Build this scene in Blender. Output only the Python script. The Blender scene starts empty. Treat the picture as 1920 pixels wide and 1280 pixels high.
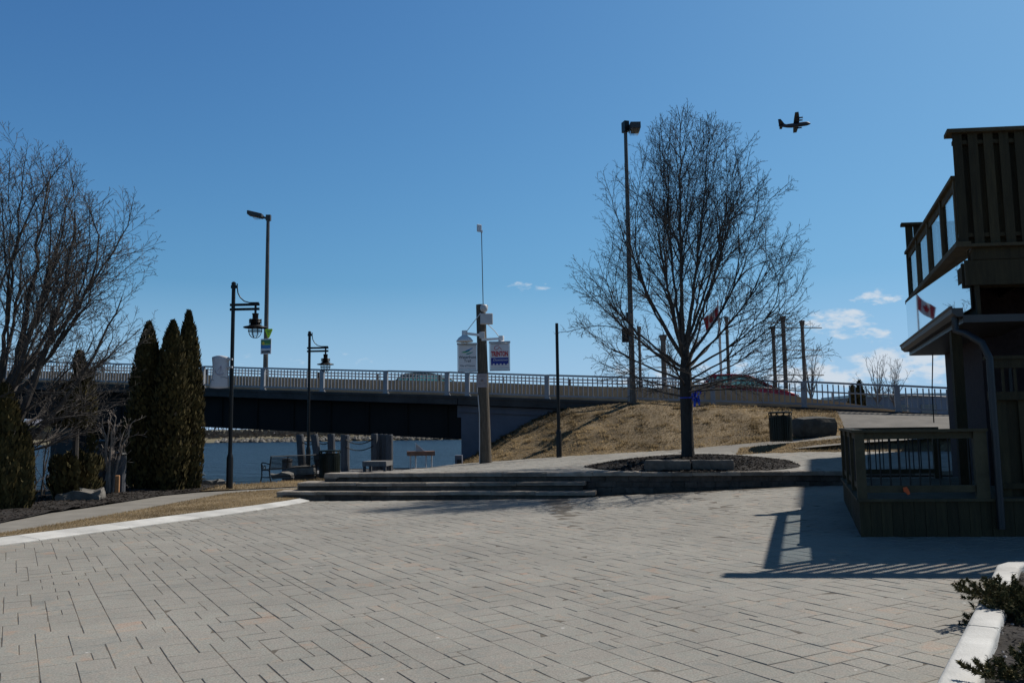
import bpy, math, random
from mathutils import Vector, Matrix, noise
R = math.radians
rnd = random.Random(7)
scene = bpy.context.scene
col = scene.collection

# ------------------------------------------------------------------ camera model
F, CX, CY = 1557.0, 960.0, 640.0
PITCH, ROLL, CAMZ = math.atan(160 / 1557.0), R(0.75), 1.65
fw = Vector((0, math.cos(PITCH), math.sin(PITCH)))
r0 = Vector((1, 0, 0)); u0 = Vector((0, -math.sin(PITCH), math.cos(PITCH)))
rt = r0 * math.cos(ROLL) - u0 * math.sin(ROLL)
up = r0 * math.sin(ROLL) + u0 * math.cos(ROLL)
CAM = Vector((0, 0, CAMZ))
def ray(x, y): return fw + rt * ((x - CX) / F) + up * ((CY - y) / F)
def onz(x, y, z):
    d = ray(x, y); return CAM + d * ((z - CAMZ) / d.z)
def ony(x, y, Y):
    d = ray(x, y); return CAM + d * (Y / d.y)
def bridge_y(X): return 37.2 - 0.25 * X
def onbridge(x, y, off=0.0):
    d = ray(x, y); return CAM + d * ((37.2 + off) / (d.y + 0.25 * d.x))

# ------------------------------------------------------------------ mesh builder
class MB:
    def __init__(s): s.v = []; s.f = []; s.t = []; s.cur = 0.5
    def add(s, vs, fs, tint=None):
        o = len(s.v); s.v.extend(tuple(p) for p in vs)
        s.f.extend(tuple(i + o for i in f) for f in fs)
        s.t.extend([s.cur if tint is None else tint] * len(fs)); return s
    def hexa(s, c, tint=None):   # 8 corners: bottom 4 ccw, top 4 ccw
        return s.add(c, [(3, 2, 1, 0), (4, 5, 6, 7), (0, 1, 5, 4), (1, 2, 6, 5), (2, 3, 7, 6), (3, 0, 4, 7)], tint)
    def box(s, c, size, rz=0, tint=None, bev=0):
        x, y, z = (k / 2 for k in size); m = Matrix.Rotation(rz, 3, 'Z'); c = Vector(c)
        if bev:
            return s.bevbox(c, (x, y, z), m, bev, tint)
        return s.hexa([c + m @ Vector(p) for p in ((-x, -y, -z), (x, -y, -z), (x, y, -z), (-x, y, -z), (-x, -y, z), (x, -y, z), (x, y, z), (-x, y, z))], tint)
    def bevbox(s, c, h, m, b, tint=None):
        x, y, z = h; rings = []
        for (zz, ins) in ((-z, b), (-z + b, 0), (z - b, 0), (z, b)):
            X, Y = x - ins, y - ins
            rings.append([c + m @ Vector(p) for p in ((-X + b, -Y, zz), (X - b, -Y, zz), (X, -Y + b, zz), (X, Y - b, zz), (X - b, Y, zz), (-X + b, Y, zz), (-X, Y - b, zz), (-X, -Y + b, zz))])
        return s.loft(rings, True, tint)
    def obox(s, p, q, w, h, upv=(0, 0, 1), tint=None):  # bar from p to q
        p, q = Vector(p), Vector(q); d = (q - p).normalized(); u = Vector(upv)
        sd = d.cross(u)
        if sd.length < 1e-4: sd = d.cross(Vector((1, 0, 0)))
        sd.normalize(); u = sd.cross(d).normalized(); a, b = sd * (w / 2), u * (h / 2)
        return s.hexa([p - a - b, p + a - b, q + a - b, q - a - b, p - a + b, p + a + b, q + a + b, q - a + b], tint)
    def loft(s, rings, caps=True, tint=None):
        n = len(rings[0]); vs = [p for r in rings for p in r]; fs = []
        for i in range(len(rings) - 1):
            for j in range(n):
                k = (j + 1) % n; fs.append((i * n + j, i * n + k, (i + 1) * n + k, (i + 1) * n + j))
        if caps:
            fs.append(tuple(range(n - 1, -1, -1))); b = (len(rings) - 1) * n; fs.append(tuple(range(b, b + n)))
        return s.add(vs, fs, tint)
    def tube(s, pts, rad, n=8, caps=True, tint=None):
        pts = [Vector(p) for p in pts]; m = len(pts)
        if not hasattr(rad, '__len__'): rad = [rad] * m
        rings = []; ref = None
        for i in range(m):
            d = (pts[min(i + 1, m - 1)] - pts[max(i - 1, 0)])
            if d.length < 1e-9: d = Vector((0, 0, 1))
            d.normalize()
            if ref is None:
                ref = d.cross(Vector((0.31, 0.95, 0.05)));
                if ref.length < 0.05: ref = d.cross(Vector((1, 0, 0)))
            ref = ref - d * ref.dot(d)
            if ref.length < 1e-6: ref = d.cross(Vector((1, 0, 0.2)))
            ref.normalize(); b = d.cross(ref)
            rings.append([pts[i] + (ref * math.cos(2 * math.pi * j / n) + b * math.sin(2 * math.pi * j / n)) * rad[i] for j in range(n)])
        return s.loft(rings, caps, tint)
    def lathe(s, prof, n=20, c=(0, 0, 0), tint=None, caps=True):
        c = Vector(c)
        return s.loft([[c + Vector((r * math.cos(2 * math.pi * j / n), r * math.sin(2 * math.pi * j / n), z)) for j in range(n)] for r, z in prof], caps, tint)
    def prism(s, poly, z0, z1, tint=None):
        f0 = (lambda x, y: z0) if not callable(z0) else z0; f1 = (lambda x, y: z1) if not callable(z1) else z1
        return s.loft([[Vector((x, y, f0(x, y))) for x, y in poly], [Vector((x, y, f1(x, y))) for x, y in poly]], True, tint)
    def plate(s, poly3, nrm, th, tint=None):  # 3d polygon extruded along nrm
        n = Vector(nrm).normalized() * th
        return s.loft([[Vector(p) for p in poly3], [Vector(p) + n for p in poly3]], True, tint)
    def quad(s, a, b, c, d, tint=None): return s.add([a, b, c, d], [(0, 1, 2, 3)], tint)
    def build(s, name, mat, parent=None, smooth=False, fix=True):
        me = bpy.data.meshes.new(name)
        me.from_pydata([tuple(p) for p in s.v], [], s.f)
        a = me.attributes.new('tint', 'FLOAT', 'FACE'); a.data.foreach_set('value', s.t)
        me.materials.append(mat)
        if smooth: me.polygons.foreach_set('use_smooth', [True] * len(me.polygons))
        if fix:
            import bmesh
            bm = bmesh.new(); bm.from_mesh(me); bmesh.ops.recalc_face_normals(bm, faces=bm.faces); bm.to_mesh(me); bm.free()
        if smooth:
            try: me.set_sharp_from_angle(angle=R(50))
            except Exception: pass
        me.update()
        o = bpy.data.objects.new(name, me); col.objects.link(o)
        if parent is not None: o.parent = parent
        return o

def tag(o, label=None, cat=None, group=None, kind=None):
    if label: o['label'] = label
    if cat: o['category'] = cat
    if group: o['group'] = group
    if kind: o['kind'] = kind
    return o
def thing(name, label, cat, loc=(0, 0, 0), rz=0, group=None):
    o = bpy.data.objects.new(name, None); col.objects.link(o); o.empty_display_size = 0.2
    o.location = loc; o.rotation_euler = (0, 0, rz)
    return tag(o, label, cat, group)
def copy_tree(o, parent=None):
    c = o.copy(); col.objects.link(c)
    if parent is not None: c.parent = parent
    for ch in [k for k in o.children if k is not c]: copy_tree(ch, c)
    return c
def text(name, s, size, mat, parent, loc, rot, sx=1.0, align='CENTER', extr=0.002, shear=0.0, bold=0.0):
    cu = bpy.data.curves.new(name, 'FONT'); cu.body = s; cu.size = size; cu.align_x = align; cu.align_y = 'CENTER'
    cu.extrude = extr; cu.shear = shear; cu.offset = bold; cu.resolution_u = 3
    tmp = bpy.data.objects.new(name + '_tmp', cu); col.objects.link(tmp)
    bpy.context.view_layer.update()
    me = bpy.data.meshes.new_from_object(tmp.evaluated_get(bpy.context.evaluated_depsgraph_get()))
    bpy.data.objects.remove(tmp); bpy.data.curves.remove(cu)
    me.materials.clear(); me.materials.append(mat); me.name = name
    o = bpy.data.objects.new(name, me); col.objects.link(o); o.parent = parent
    o.location = loc; o.rotation_euler = rot; o.scale = (sx, 1, 1)
    return o

# ------------------------------------------------------------------ materials
def nodes(m):
    m.use_nodes = True; nt = m.node_tree; return nt, nt.nodes, nt.links, nt.nodes['Principled BSDF']
def mat(name, c, rough=0.7, var=0.25, scale=6.0, bump=0.0, bscale=40.0, metal=0.0, tint=0.0, c2=None, stretch=None, spec=0.35, trans=0.0):
    m = bpy.data.materials.new(name); nt, N, L, b = nodes(m)
    tc = N.new('ShaderNodeTexCoord'); mp = N.new('ShaderNodeMapping'); L.new(tc.outputs['Object'], mp.inputs[0])
    if stretch: mp.inputs['Scale'].default_value = stretch
    no = N.new('ShaderNodeTexNoise'); no.inputs['Scale'].default_value = scale; no.inputs['Detail'].default_value = 8; no.inputs['Roughness'].default_value = 0.65
    L.new(mp.outputs[0], no.inputs['Vector'])
    rp = N.new('ShaderNodeValToRGB'); rp.color_ramp.elements[0].position = 0.3; rp.color_ramp.elements[1].position = 0.7
    ca = tuple(k * (1 - var) for k in c); cb = c2 if c2 else tuple(min(1, k * (1 + var)) for k in c)
    rp.color_ramp.elements[0].color = (*ca, 1); rp.color_ramp.elements[1].color = (*cb, 1)
    L.new(no.outputs[0], rp.inputs[0]); out = rp.outputs[0]
    if tint:
        at = N.new('ShaderNodeAttribute'); at.attribute_name = 'tint'
        mr = N.new('ShaderNodeMapRange'); mr.inputs['To Min'].default_value = 1 - tint; mr.inputs['To Max'].default_value = 1 + tint
        L.new(at.outputs['Fac'], mr.inputs['Value'])
        mx = N.new('ShaderNodeVectorMath'); mx.operation = 'SCALE'; L.new(out, mx.inputs[0]); L.new(mr.outputs[0], mx.inputs['Scale']); out = mx.outputs[0]
    L.new(out, b.inputs['Base Color'])
    b.inputs['Roughness'].default_value = rough; b.inputs['Metallic'].default_value = metal; b.inputs['Specular IOR Level'].default_value = spec
    if trans: b.inputs['Transmission Weight'].default_value = trans
    if bump:
        n2 = N.new('ShaderNodeTexNoise'); n2.inputs['Scale'].default_value = bscale; n2.inputs['Detail'].default_value = 6
        L.new(mp.outputs[0], n2.inputs['Vector'])
        bp = N.new('ShaderNodeBump'); bp.inputs['Strength'].default_value = bump; bp.inputs['Distance'].default_value = 0.02
        L.new(n2.outputs[0], bp.inputs['Height']); L.new(bp.outputs[0], b.inputs['Normal'])
    return m
def paver_mat(name):
    m = bpy.data.materials.new(name); nt, N, L, b = nodes(m)
    at = N.new('ShaderNodeAttribute'); at.attribute_name = 'tint'
    rp = N.new('ShaderNodeValToRGB'); cr = rp.color_ramp
    cols = [(0, (.182, .180, .162)), (.25, (.220, .214, .188)), (.45, (.246, .224, .192)), (.62, (.234, .228, .198)), (.8, (.268, .230, .188)), (1, (.288, .212, .162))]
    cr.elements[0].color = (*cols[0][1], 1); cr.elements[1].color = (*cols[-1][1], 1)
    for p, c in cols[1:-1]: e = cr.elements.new(p); e.color = (*c, 1)
    tc = N.new('ShaderNodeTexCoord')
    n1 = N.new('ShaderNodeTexNoise'); n1.inputs['Scale'].default_value = 4.5; n1.inputs['Detail'].default_value = 8; n1.inputs['Roughness'].default_value = .62; n1.inputs['Distortion'].default_value = 1.2
    L.new(tc.outputs['Object'], n1.inputs[0])
    ad = N.new('ShaderNodeMath'); ad.operation = 'MULTIPLY_ADD'; ad.inputs[1].default_value = 1.5; ad.inputs[2].default_value = -0.5
    L.new(n1.outputs[0], ad.inputs[0]); a2 = N.new('ShaderNodeMath'); a2.operation = 'ADD'; ts = N.new('ShaderNodeMath'); ts.operation = 'MULTIPLY'; ts.inputs[1].default_value = .55; L.new(at.outputs['Fac'], ts.inputs[0]); L.new(ad.outputs[0], a2.inputs[0]); L.new(ts.outputs[0], a2.inputs[1])
    L.new(a2.outputs[0], rp.inputs[0])
    # large worn patches and fine grain
    n3 = N.new('ShaderNodeTexNoise'); n3.inputs['Scale'].default_value = 0.5; n3.inputs['Detail'].default_value = 9; n3.inputs['Roughness'].default_value = .68; L.new(tc.outputs['Object'], n3.inputs[0])
    n4 = N.new('ShaderNodeTexNoise'); n4.inputs['Scale'].default_value = 70; n4.inputs['Detail'].default_value = 4; L.new(tc.outputs['Object'], n4.inputs[0])
    m3 = N.new('ShaderNodeMapRange'); m3.inputs['From Min'].default_value = .3; m3.inputs['From Max'].default_value = .7; m3.inputs['To Min'].default_value = .80; m3.inputs['To Max'].default_value = 1.14; L.new(n3.outputs[0], m3.inputs[0])
    m4 = N.new('ShaderNodeMapRange'); m4.inputs['From Min'].default_value = .3; m4.inputs['From Max'].default_value = .7; m4.inputs['To Min'].default_value = .74; m4.inputs['To Max'].default_value = 1.26; L.new(n4.outputs[0], m4.inputs[0])
    mm = N.new('ShaderNodeMath'); mm.operation = 'MULTIPLY'; L.new(m3.outputs[0], mm.inputs[0]); L.new(m4.outputs[0], mm.inputs[1])
    sc = N.new('ShaderNodeVectorMath'); sc.operation = 'SCALE'; L.new(rp.outputs[0], sc.inputs[0]); L.new(mm.outputs[0], sc.inputs['Scale'])
    # sparse pale specks (gum, salt)
    vo = N.new('ShaderNodeTexVoronoi'); vo.inputs['Scale'].default_value = 2.2; L.new(tc.outputs['Object'], vo.inputs['Vector'])
    lt = N.new('ShaderNodeMath'); lt.operation = 'LESS_THAN'; lt.inputs[1].default_value = 0.035; L.new(vo.outputs['Distance'], lt.inputs[0])
    sm = N.new('ShaderNodeMath'); sm.operation = 'MULTIPLY'; sm.inputs[1].default_value = 0.55; L.new(lt.outputs[0], sm.inputs[0])
    mx = N.new('ShaderNodeMix'); mx.data_type = 'RGBA'; L.new(sm.outputs[0], mx.inputs['Factor']); L.new(sc.outputs[0], mx.inputs['A']); mx.inputs['B'].default_value = (.62, .6, .56, 1)
    L.new(mx.outputs['Result'], b.inputs['Base Color']); b.inputs['Roughness'].default_value = .82; b.inputs['Specular IOR Level'].default_value = .3
    n2 = N.new('ShaderNodeTexNoise'); n2.inputs['Scale'].default_value = 18; n2.inputs['Detail'].default_value = 8; n2.inputs['Roughness'].default_value = .7; L.new(tc.outputs['Object'], n2.inputs[0])
    bp = N.new('ShaderNodeBump'); bp.inputs['Strength'].default_value = .35; bp.inputs['Distance'].default_value = .015
    L.new(n2.outputs[0], bp.inputs['Height']); L.new(bp.outputs[0], b.inputs['Normal'])
    return m
def glass_mat(name, tintc=(.8, .88, .92), refl=0.12, rough=0.02):
    m = bpy.data.materials.new(name); m.use_nodes = True; nt = m.node_tree; N = nt.nodes; L = nt.links
    N.remove(N['Principled BSDF']); out = N['Material Output']
    tr = N.new('ShaderNodeBsdfTransparent'); tr.inputs[0].default_value = (*tintc, 1)
    gl = N.new('ShaderNodeBsdfGlossy'); gl.inputs['Roughness'].default_value = rough
    lw = N.new('ShaderNodeLayerWeight'); fr = N.new('ShaderNodeMath'); fr.operation = 'POWER'; fr.inputs[1].default_value = 4.5; L.new(lw.outputs['Facing'], fr.inputs[0])
    no = N.new('ShaderNodeTexNoise'); no.inputs['Scale'].default_value = 1.5
    ma = N.new('ShaderNodeMath'); ma.operation = 'MULTIPLY_ADD'; ma.inputs[1].default_value = 0.03; ma.inputs[2].default_value = refl - .05; L.new(no.outputs[0], ma.inputs[0])
    ad = N.new('ShaderNodeMath'); ad.operation = 'ADD'; ad.use_clamp = True; L.new(fr.outputs[0], ad.inputs[0]); L.new(ma.outputs[0], ad.inputs[1])
    mx = N.new('ShaderNodeMixShader'); L.new(ad.outputs[0], mx.inputs[0]); L.new(tr.outputs[0], mx.inputs[1]); L.new(gl.outputs[0], mx.inputs[2])
    L.new(mx.outputs[0], out.inputs[0]); return m
def leaf_mat(name, ca, cb, rough=.75, spec=.15, thin=0.0):
    m = bpy.data.materials.new(name); nt, N, L, b = nodes(m)
    at = N.new('ShaderNodeAttribute'); at.attribute_name = 'tint'
    rp = N.new('ShaderNodeValToRGB'); rp.color_ramp.elements[0].color = (*ca, 1); rp.color_ramp.elements[1].color = (*cb, 1)
    L.new(at.outputs['Fac'], rp.inputs[0]); L.new(rp.outputs[0], b.inputs['Base Color'])
    b.inputs['Roughness'].default_value = rough; b.inputs['Specular IOR Level'].default_value = spec
    if thin:   # light passes through dry blades
        tl = N.new('ShaderNodeBsdfTranslucent'); L.new(rp.outputs[0], tl.inputs[0]); ms = N.new('ShaderNodeMixShader'); ms.inputs[0].default_value = thin
        L.new(b.outputs[0], ms.inputs[1]); L.new(tl.outputs[0], ms.inputs[2]); L.new(ms.outputs[0], N['Material Output'].inputs[0])
    return m
M = {}
M['paver'] = paver_mat('paver')
M['joint'] = mat('joint_sand', (.105, .09, .07), .95, .3, 8)
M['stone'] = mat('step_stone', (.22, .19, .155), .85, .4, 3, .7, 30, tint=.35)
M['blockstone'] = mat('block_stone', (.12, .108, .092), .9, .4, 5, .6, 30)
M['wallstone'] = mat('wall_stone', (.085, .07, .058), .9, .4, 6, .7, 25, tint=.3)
M['kerb'] = mat('white_concrete', (.46, .45, .42), .8, .28, 1.3, .3, 60, tint=.05)
M['conc'] = mat('concrete', (.30, .24, .16), .85, .25, 1.2, .2, 30)
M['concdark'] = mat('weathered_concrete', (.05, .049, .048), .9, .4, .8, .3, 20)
M['abut'] = mat('blue_painted_concrete', (.10, .108, .135), .8, .2, .8, .15, 20)
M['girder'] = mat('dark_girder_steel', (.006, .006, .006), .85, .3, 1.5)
M['rail'] = mat('galvanised_rail', (.28, .288, .305), .55, .15, 2, metal=.15)
M['black'] = mat('black_paint', (.008, .008, .008), .42, .3, 4, spec=.3)
M['blackgreen'] = mat('dark_green_paint', (.006, .012, .009), .45, .3, 4, spec=.3)
M['polewood'] = mat('pole_wood', (.10, .082, .062), .9, .45, 5, .7, 30, stretch=(6, 6, .5))
M['woodgrey'] = mat('weathered_timber', (.17, .165, .16), .9, .35, 4, .5, 25, stretch=(5, 5, .7))
M['wooddeck'] = mat('deck_timber', (.046, .033, .014), .85, .35, 3, .4, 25, tint=.25, stretch=(5, 5, .6))
M['wooddeckh'] = mat('rail_timber', (.078, .058, .03), .85, .3, 3, .4, 25, tint=.2)
M['woodred'] = mat('red_brown_timber', (.2, .11, .075), .85, .35, 4, .4, 30)
M['lamp_steel'] = mat('grey_lamp_steel', (.10, .09, .08), .5, .4, 3, metal=.5, stretch=(3, 3, .6))
M['rust'] = mat('rusty_column_steel', (.15, .125, .105), .8, .35, 3, .3, 20, stretch=(2, 2, .5))
M['whitepaint'] = mat('white_paint', (.72, .72, .71), .4, .08, 3)
M['signwhite'] = mat('sign_white', (.6, .61, .63), .55, .06, 3)
M['signgrey'] = mat('sign_frame_grey', (.4, .4, .42), .5, .1, 3, metal=.3)
M['boxgrey'] = mat('junction_box_grey', (.5, .5, .5), .5, .1, 3)
M['txt'] = mat('lettering_dark', (.05, .07, .08), .7, .1)
M['red'] = mat('lettering_red', (.45, .02, .03), .6, .1)
M['blue'] = mat('lettering_blue', (.02, .04, .25), .6, .1)
M['logoblue'] = mat('logo_blue', (.05, .2, .45), .6, .1)
M['logogreen'] = mat('logo_green', (.05, .3, .12), .6, .1)
M['logoteal'] = mat('logo_teal', (.03, .25, .22), .6, .1)
M['lime'] = mat('lime_sign', (.55, .8, .03), .5, .06)
M['sun'] = mat('sign_sun_yellow', (.6, .45, .05), .5, .1)
M['signgreen'] = mat('sign_green', (.06, .22, .09), .5, .2)
M['ribbon'] = mat('blue_ribbon', (.01, .05, .5), .3, .3, 10, spec=.6)
M['orange'] = mat('orange_tag', (.7, .1, .02), .6, .1)
M['bark'] = mat('bark', (.045, .039, .034), .92, .4, 10, .7, 40, stretch=(4, 4, .6))
M['barklight'] = mat('pale_bark', (.24, .2, .17), .9, .35, 10, .4, 40)
M['twig'] = mat('twig_bark', (.06, .051, .044), .9, .35, 6)
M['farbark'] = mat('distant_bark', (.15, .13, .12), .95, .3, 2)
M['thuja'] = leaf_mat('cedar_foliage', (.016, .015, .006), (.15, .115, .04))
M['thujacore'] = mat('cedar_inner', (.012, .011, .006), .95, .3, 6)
M['juniper'] = leaf_mat('juniper_foliage', (.03, .032, .012), (.22, .18, .07))
M['mulch'] = mat('bark_mulch', (.022, .018, .015), .95, .6, 18, 1.0, 30)
M['mulchchip'] = leaf_mat('mulch_chips', (.010, .008, .007), (.075, .062, .052), .95)
M['turf'] = mat('dry_turf', (.13, .096, .055), .95, .3, .9, .2, 14, c2=(.27, .20, .115))
M['grass'] = leaf_mat('dry_grass_blades', (.09, .065, .034), (.40, .30, .17), .9, .1, .55)
M['path'] = mat('path_concrete', (.19, .175, .15), .9, .2, 1.5, .3, 30)
M['ramp'] = mat('ramp_paving', (.125, .115, .10), .9, .25, 1.2, .3, 30)
M['asphalt'] = mat('asphalt', (.06, .06, .06), .9, .25, 3, .3, 50)
M['rock'] = mat('rock', (.13, .12, .105), .9, .4, 3, .9, 10)
M['rockdark'] = mat('dark_rock', (.07, .065, .055), .95, .4, 3, .8, 10)
M['soil'] = mat('soil', (.07, .06, .045), .95, .35, .5, .5, 10)
M['farland'] = mat('shore_grass', (.13, .11, .065), .95, .4, .06, .5, 1)
M['brick'] = mat('brick', (.04, .026, .026), .9, .3, 10, .4, 30)
M['darkmetal'] = mat('dark_brown_metal', (.045, .036, .03), .45, .2, 3, spec=.5)
M['downpipe'] = mat('downpipe_grey', (.016, .017, .019), .45, .15, 3, spec=.5)
M['glass'] = glass_mat('clear_glass', (.82, .88, .92), .08)
M['globe'] = glass_mat('lamp_globe_glass', (.9, .93, .95), .15)
M['carglass'] = glass_mat('car_glass', (.35, .5, .47), .12)
M['redcar'] = mat('red_car_paint', (.28, .010, .022), .25, .05, 3, spec=.6)
M['greycar'] = mat('grey_car_paint', (.10, .17, .15), .25, .05, 3, metal=.4, spec=.6)
M['tyre'] = mat('tyre_rubber', (.015, .015, .015), .9, .2)
M['rim'] = mat('alloy_rim', (.5, .5, .5), .35, .1, metal=.7)
M['lens'] = mat('headlight_lens', (.7, .72, .75), .2, .1, spec=.8)
M['redlens'] = mat('tail_light_lens', (.3, .01, .01), .2, .1, spec=.8)
M['plane'] = mat('aircraft_grey', (.012, .016, .028), .5, .15, .4)
M['bluewall'] = mat('blue_grey_siding', (.16, .2, .27), .7, .15, .5, stretch=(3, 3, .2))
M['yellow'] = mat('yellow_siding', (.5, .36, .15), .8, .15, .5)
M['tealroof'] = mat('pale_blue_metal', (.4, .5, .52), .6, .1, .5)
M['greyroof'] = mat('grey_roof', (.2, .2, .22), .8, .2, .5)
M['tallbrick'] = mat('old_brick', (.25, .12, .09), .9, .3, 2)
M['window'] = mat('dark_window', (.02, .025, .03), .1, .2, 1, spec=.8)
M['flagwhite'] = mat('flag_white', (.45, .45, .46), .8, .06)
M['flagred'] = mat('flag_red', (.33, .015, .02), .8, .1)
M['pile'] = mat('old_pile_timber', (.075, .078, .085), .9, .35, 4, .5, 25, stretch=(5, 5, .7))
M['whiteflower'] = leaf_mat('dry_white_blossom', (.1, .09, .05), (.6, .55, .42))
# reflective sign film
m = bpy.data.materials.new('mirror_panel'); nt, N, L, b = nodes(m)
no = N.new('ShaderNodeTexNoise'); no.inputs['Scale'].default_value = .8
rp = N.new('ShaderNodeValToRGB'); rp.color_ramp.elements[0].color = (.74, .78, .82, 1); rp.color_ramp.elements[1].color = (.82, .85, .88, 1); L.new(no.outputs[0], rp.inputs[0]); L.new(rp.outputs[0], b.inputs['Base Color'])
b.inputs['Metallic'].default_value = 1; b.inputs['Roughness'].default_value = .02; M['mirror'] = m
# water
m = bpy.data.materials.new('river_water'); nt, N, L, b = nodes(m)
tc = N.new('ShaderNodeTexCoord'); mp = N.new('ShaderNodeMapping'); mp.inputs['Scale'].default_value = (.35, .8, 1); mp.inputs['Rotation'].default_value = (0, 0, .25); L.new(tc.outputs['Object'], mp.inputs[0])
n1 = N.new('ShaderNodeTexNoise'); n1.inputs['Scale'].default_value = .9; n1.inputs['Detail'].default_value = 6; n1.inputs['Roughness'].default_value = .6; L.new(mp.outputs[0], n1.inputs[0])
n2 = N.new('ShaderNodeTexNoise'); n2.inputs['Scale'].default_value = 4; n2.inputs['Detail'].default_value = 4; L.new(mp.outputs[0], n2.inputs[0])
ad = N.new('ShaderNodeMath'); ad.operation = 'MULTIPLY_ADD'; ad.inputs[1].default_value = .25; L.new(n2.outputs[0], ad.inputs[0]); L.new(n1.outputs[0], ad.inputs[2])
bp = N.new('ShaderNodeBump'); bp.inputs['Strength'].default_value = 1; bp.inputs['Distance'].default_value = .9; L.new(ad.outputs[0], bp.inputs['Height']); L.new(bp.outputs[0], b.inputs['Normal'])
rp = N.new('ShaderNodeValToRGB'); rp.color_ramp.elements[0].position = .40; rp.color_ramp.elements[1].position = .66; rp.color_ramp.elements[0].color = (.001, .003, .008, 1); rp.color_ramp.elements[1].color = (.013, .026, .044, 1); L.new(n1.outputs[0], rp.inputs[0]); L.new(rp.outputs[0], b.inputs['Base Color'])
b.inputs['Roughness'].default_value = .3; b.inputs['Specular IOR Level'].default_value = .04; M['water'] = m

# ------------------------------------------------------------------ world, sun, camera
SUN_AZ, SUN_EL = R(90 - 34), R(48.8)
SUNV = Vector((math.cos(SUN_EL) * math.sin(SUN_AZ), math.cos(SUN_EL) * math.cos(SUN_AZ), math.sin(SUN_EL)))
w = bpy.data.worlds.new('World'); scene.world = w; w.use_nodes = True
nt = w.node_tree; N = nt.nodes; L = nt.links; bg = N['Background']
sk = N.new('ShaderNodeTexSky'); sk.sky_type = 'NISHITA'; sk.sun_disc = False; sk.sun_elevation = SUN_EL; sk.sun_rotation = SUN_AZ
sk.altitude = 100; sk.air_density = 1.0; sk.dust_density = .8; sk.ozone_density = 6.0
def mth(op, a, b=None, c=None, clamp=False):
    n = N.new('ShaderNodeMath'); n.operation = op; n.use_clamp = clamp
    for i, k in enumerate((a, b, c)):
        if k is None: continue
        if isinstance(k, (int, float)): n.inputs[i].default_value = k
        else: L.new(k, n.inputs[i])
    return n.outputs[0]
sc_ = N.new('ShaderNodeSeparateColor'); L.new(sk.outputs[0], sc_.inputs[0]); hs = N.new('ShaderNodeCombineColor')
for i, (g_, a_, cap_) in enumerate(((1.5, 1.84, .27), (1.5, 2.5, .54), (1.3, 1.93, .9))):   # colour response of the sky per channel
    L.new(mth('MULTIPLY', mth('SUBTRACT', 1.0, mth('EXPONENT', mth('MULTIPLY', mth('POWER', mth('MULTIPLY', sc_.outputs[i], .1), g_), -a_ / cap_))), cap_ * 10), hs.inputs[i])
tc = N.new('ShaderNodeTexCoord'); sx = N.new('ShaderNodeSeparateXYZ'); L.new(tc.outputs['Generated'], sx.inputs[0])
yy = mth('MAXIMUM', sx.outputs[1], .02); az = mth('DIVIDE', sx.outputs[0], yy); el = mth('DIVIDE', sx.outputs[2], yy)
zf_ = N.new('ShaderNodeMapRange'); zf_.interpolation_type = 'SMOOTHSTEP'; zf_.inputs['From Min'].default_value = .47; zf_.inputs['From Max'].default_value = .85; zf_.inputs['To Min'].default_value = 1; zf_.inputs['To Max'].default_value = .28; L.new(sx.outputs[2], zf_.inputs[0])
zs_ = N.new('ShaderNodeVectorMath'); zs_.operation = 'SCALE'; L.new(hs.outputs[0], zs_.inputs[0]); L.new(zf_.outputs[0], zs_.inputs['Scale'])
hz_ = N.new('ShaderNodeMix'); hz_.data_type = 'RGBA'; L.new(mth('MULTIPLY', mth('POWER', mth('SUBTRACT', 1.0, mth('DIVIDE', mth('MAXIMUM', sx.outputs[2], 0.0), .17), clamp=True), 1.15), .92), hz_.inputs['Factor']); L.new(zs_.outputs[0], hz_.inputs['A']); hz_.inputs['B'].default_value = (4.1, 6.0, 8.6, 1)
cv = N.new('ShaderNodeCombineXYZ'); L.new(mth('MULTIPLY', az, 26), cv.inputs[0]); L.new(mth('MULTIPLY', el, 62), cv.inputs[1])
cn = N.new('ShaderNodeTexNoise'); cn.inputs['Scale'].default_value = 1.0; cn.inputs['Detail'].default_value = 7; cn.inputs['Roughness'].default_value = .6; L.new(cv.outputs[0], cn.inputs[0])
tot = None
for (x, y, wx, wy, k) in ((1580, 600, 95, 30, 1), (1650, 558, 72, 20, .9), (1700, 680, 170, 52, 1.15), (1540, 705, 140, 50, 1), (996, 537, 60, 16, .72), (1600, 622, 90, 18, .8), (620, 674, 260, 20, .4), (1330, 705, 280, 40, .75)):
    d = ray(x, y); a0, e0 = d.x / d.y, d.z / d.y
    qa = mth('POWER', mth('ABSOLUTE', mth('MULTIPLY_ADD', az, F / wx, -a0 * F / wx)), 2.0); qe = mth('POWER', mth('ABSOLUTE', mth('MULTIPLY_ADD', el, F / wy, -e0 * F / wy)), 2.0)
    g = mth('MULTIPLY', mth('SUBTRACT', 1.0, mth('ADD', qa, qe), clamp=True), k)
    tot = g if tot is None else mth('MAXIMUM', tot, g)
cm = mth('MULTIPLY_ADD', cn.outputs[0], 2.6, -1.45); cm = mth('ADD', cm, mth('MULTIPLY', tot, .8))
mr = N.new('ShaderNodeMapRange'); mr.interpolation_type = 'SMOOTHSTEP'; mr.inputs['From Min'].default_value = .22; mr.inputs['From Max'].default_value = .75; L.new(cm, mr.inputs[0])
front = mth('GREATER_THAN', sx.outputs[1], .05); fac = mth('MULTIPLY', mth('MULTIPLY', mr.outputs[0], front), mth('MULTIPLY', mth('MINIMUM', mth('MULTIPLY', tot, 3), 1), .85))
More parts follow.
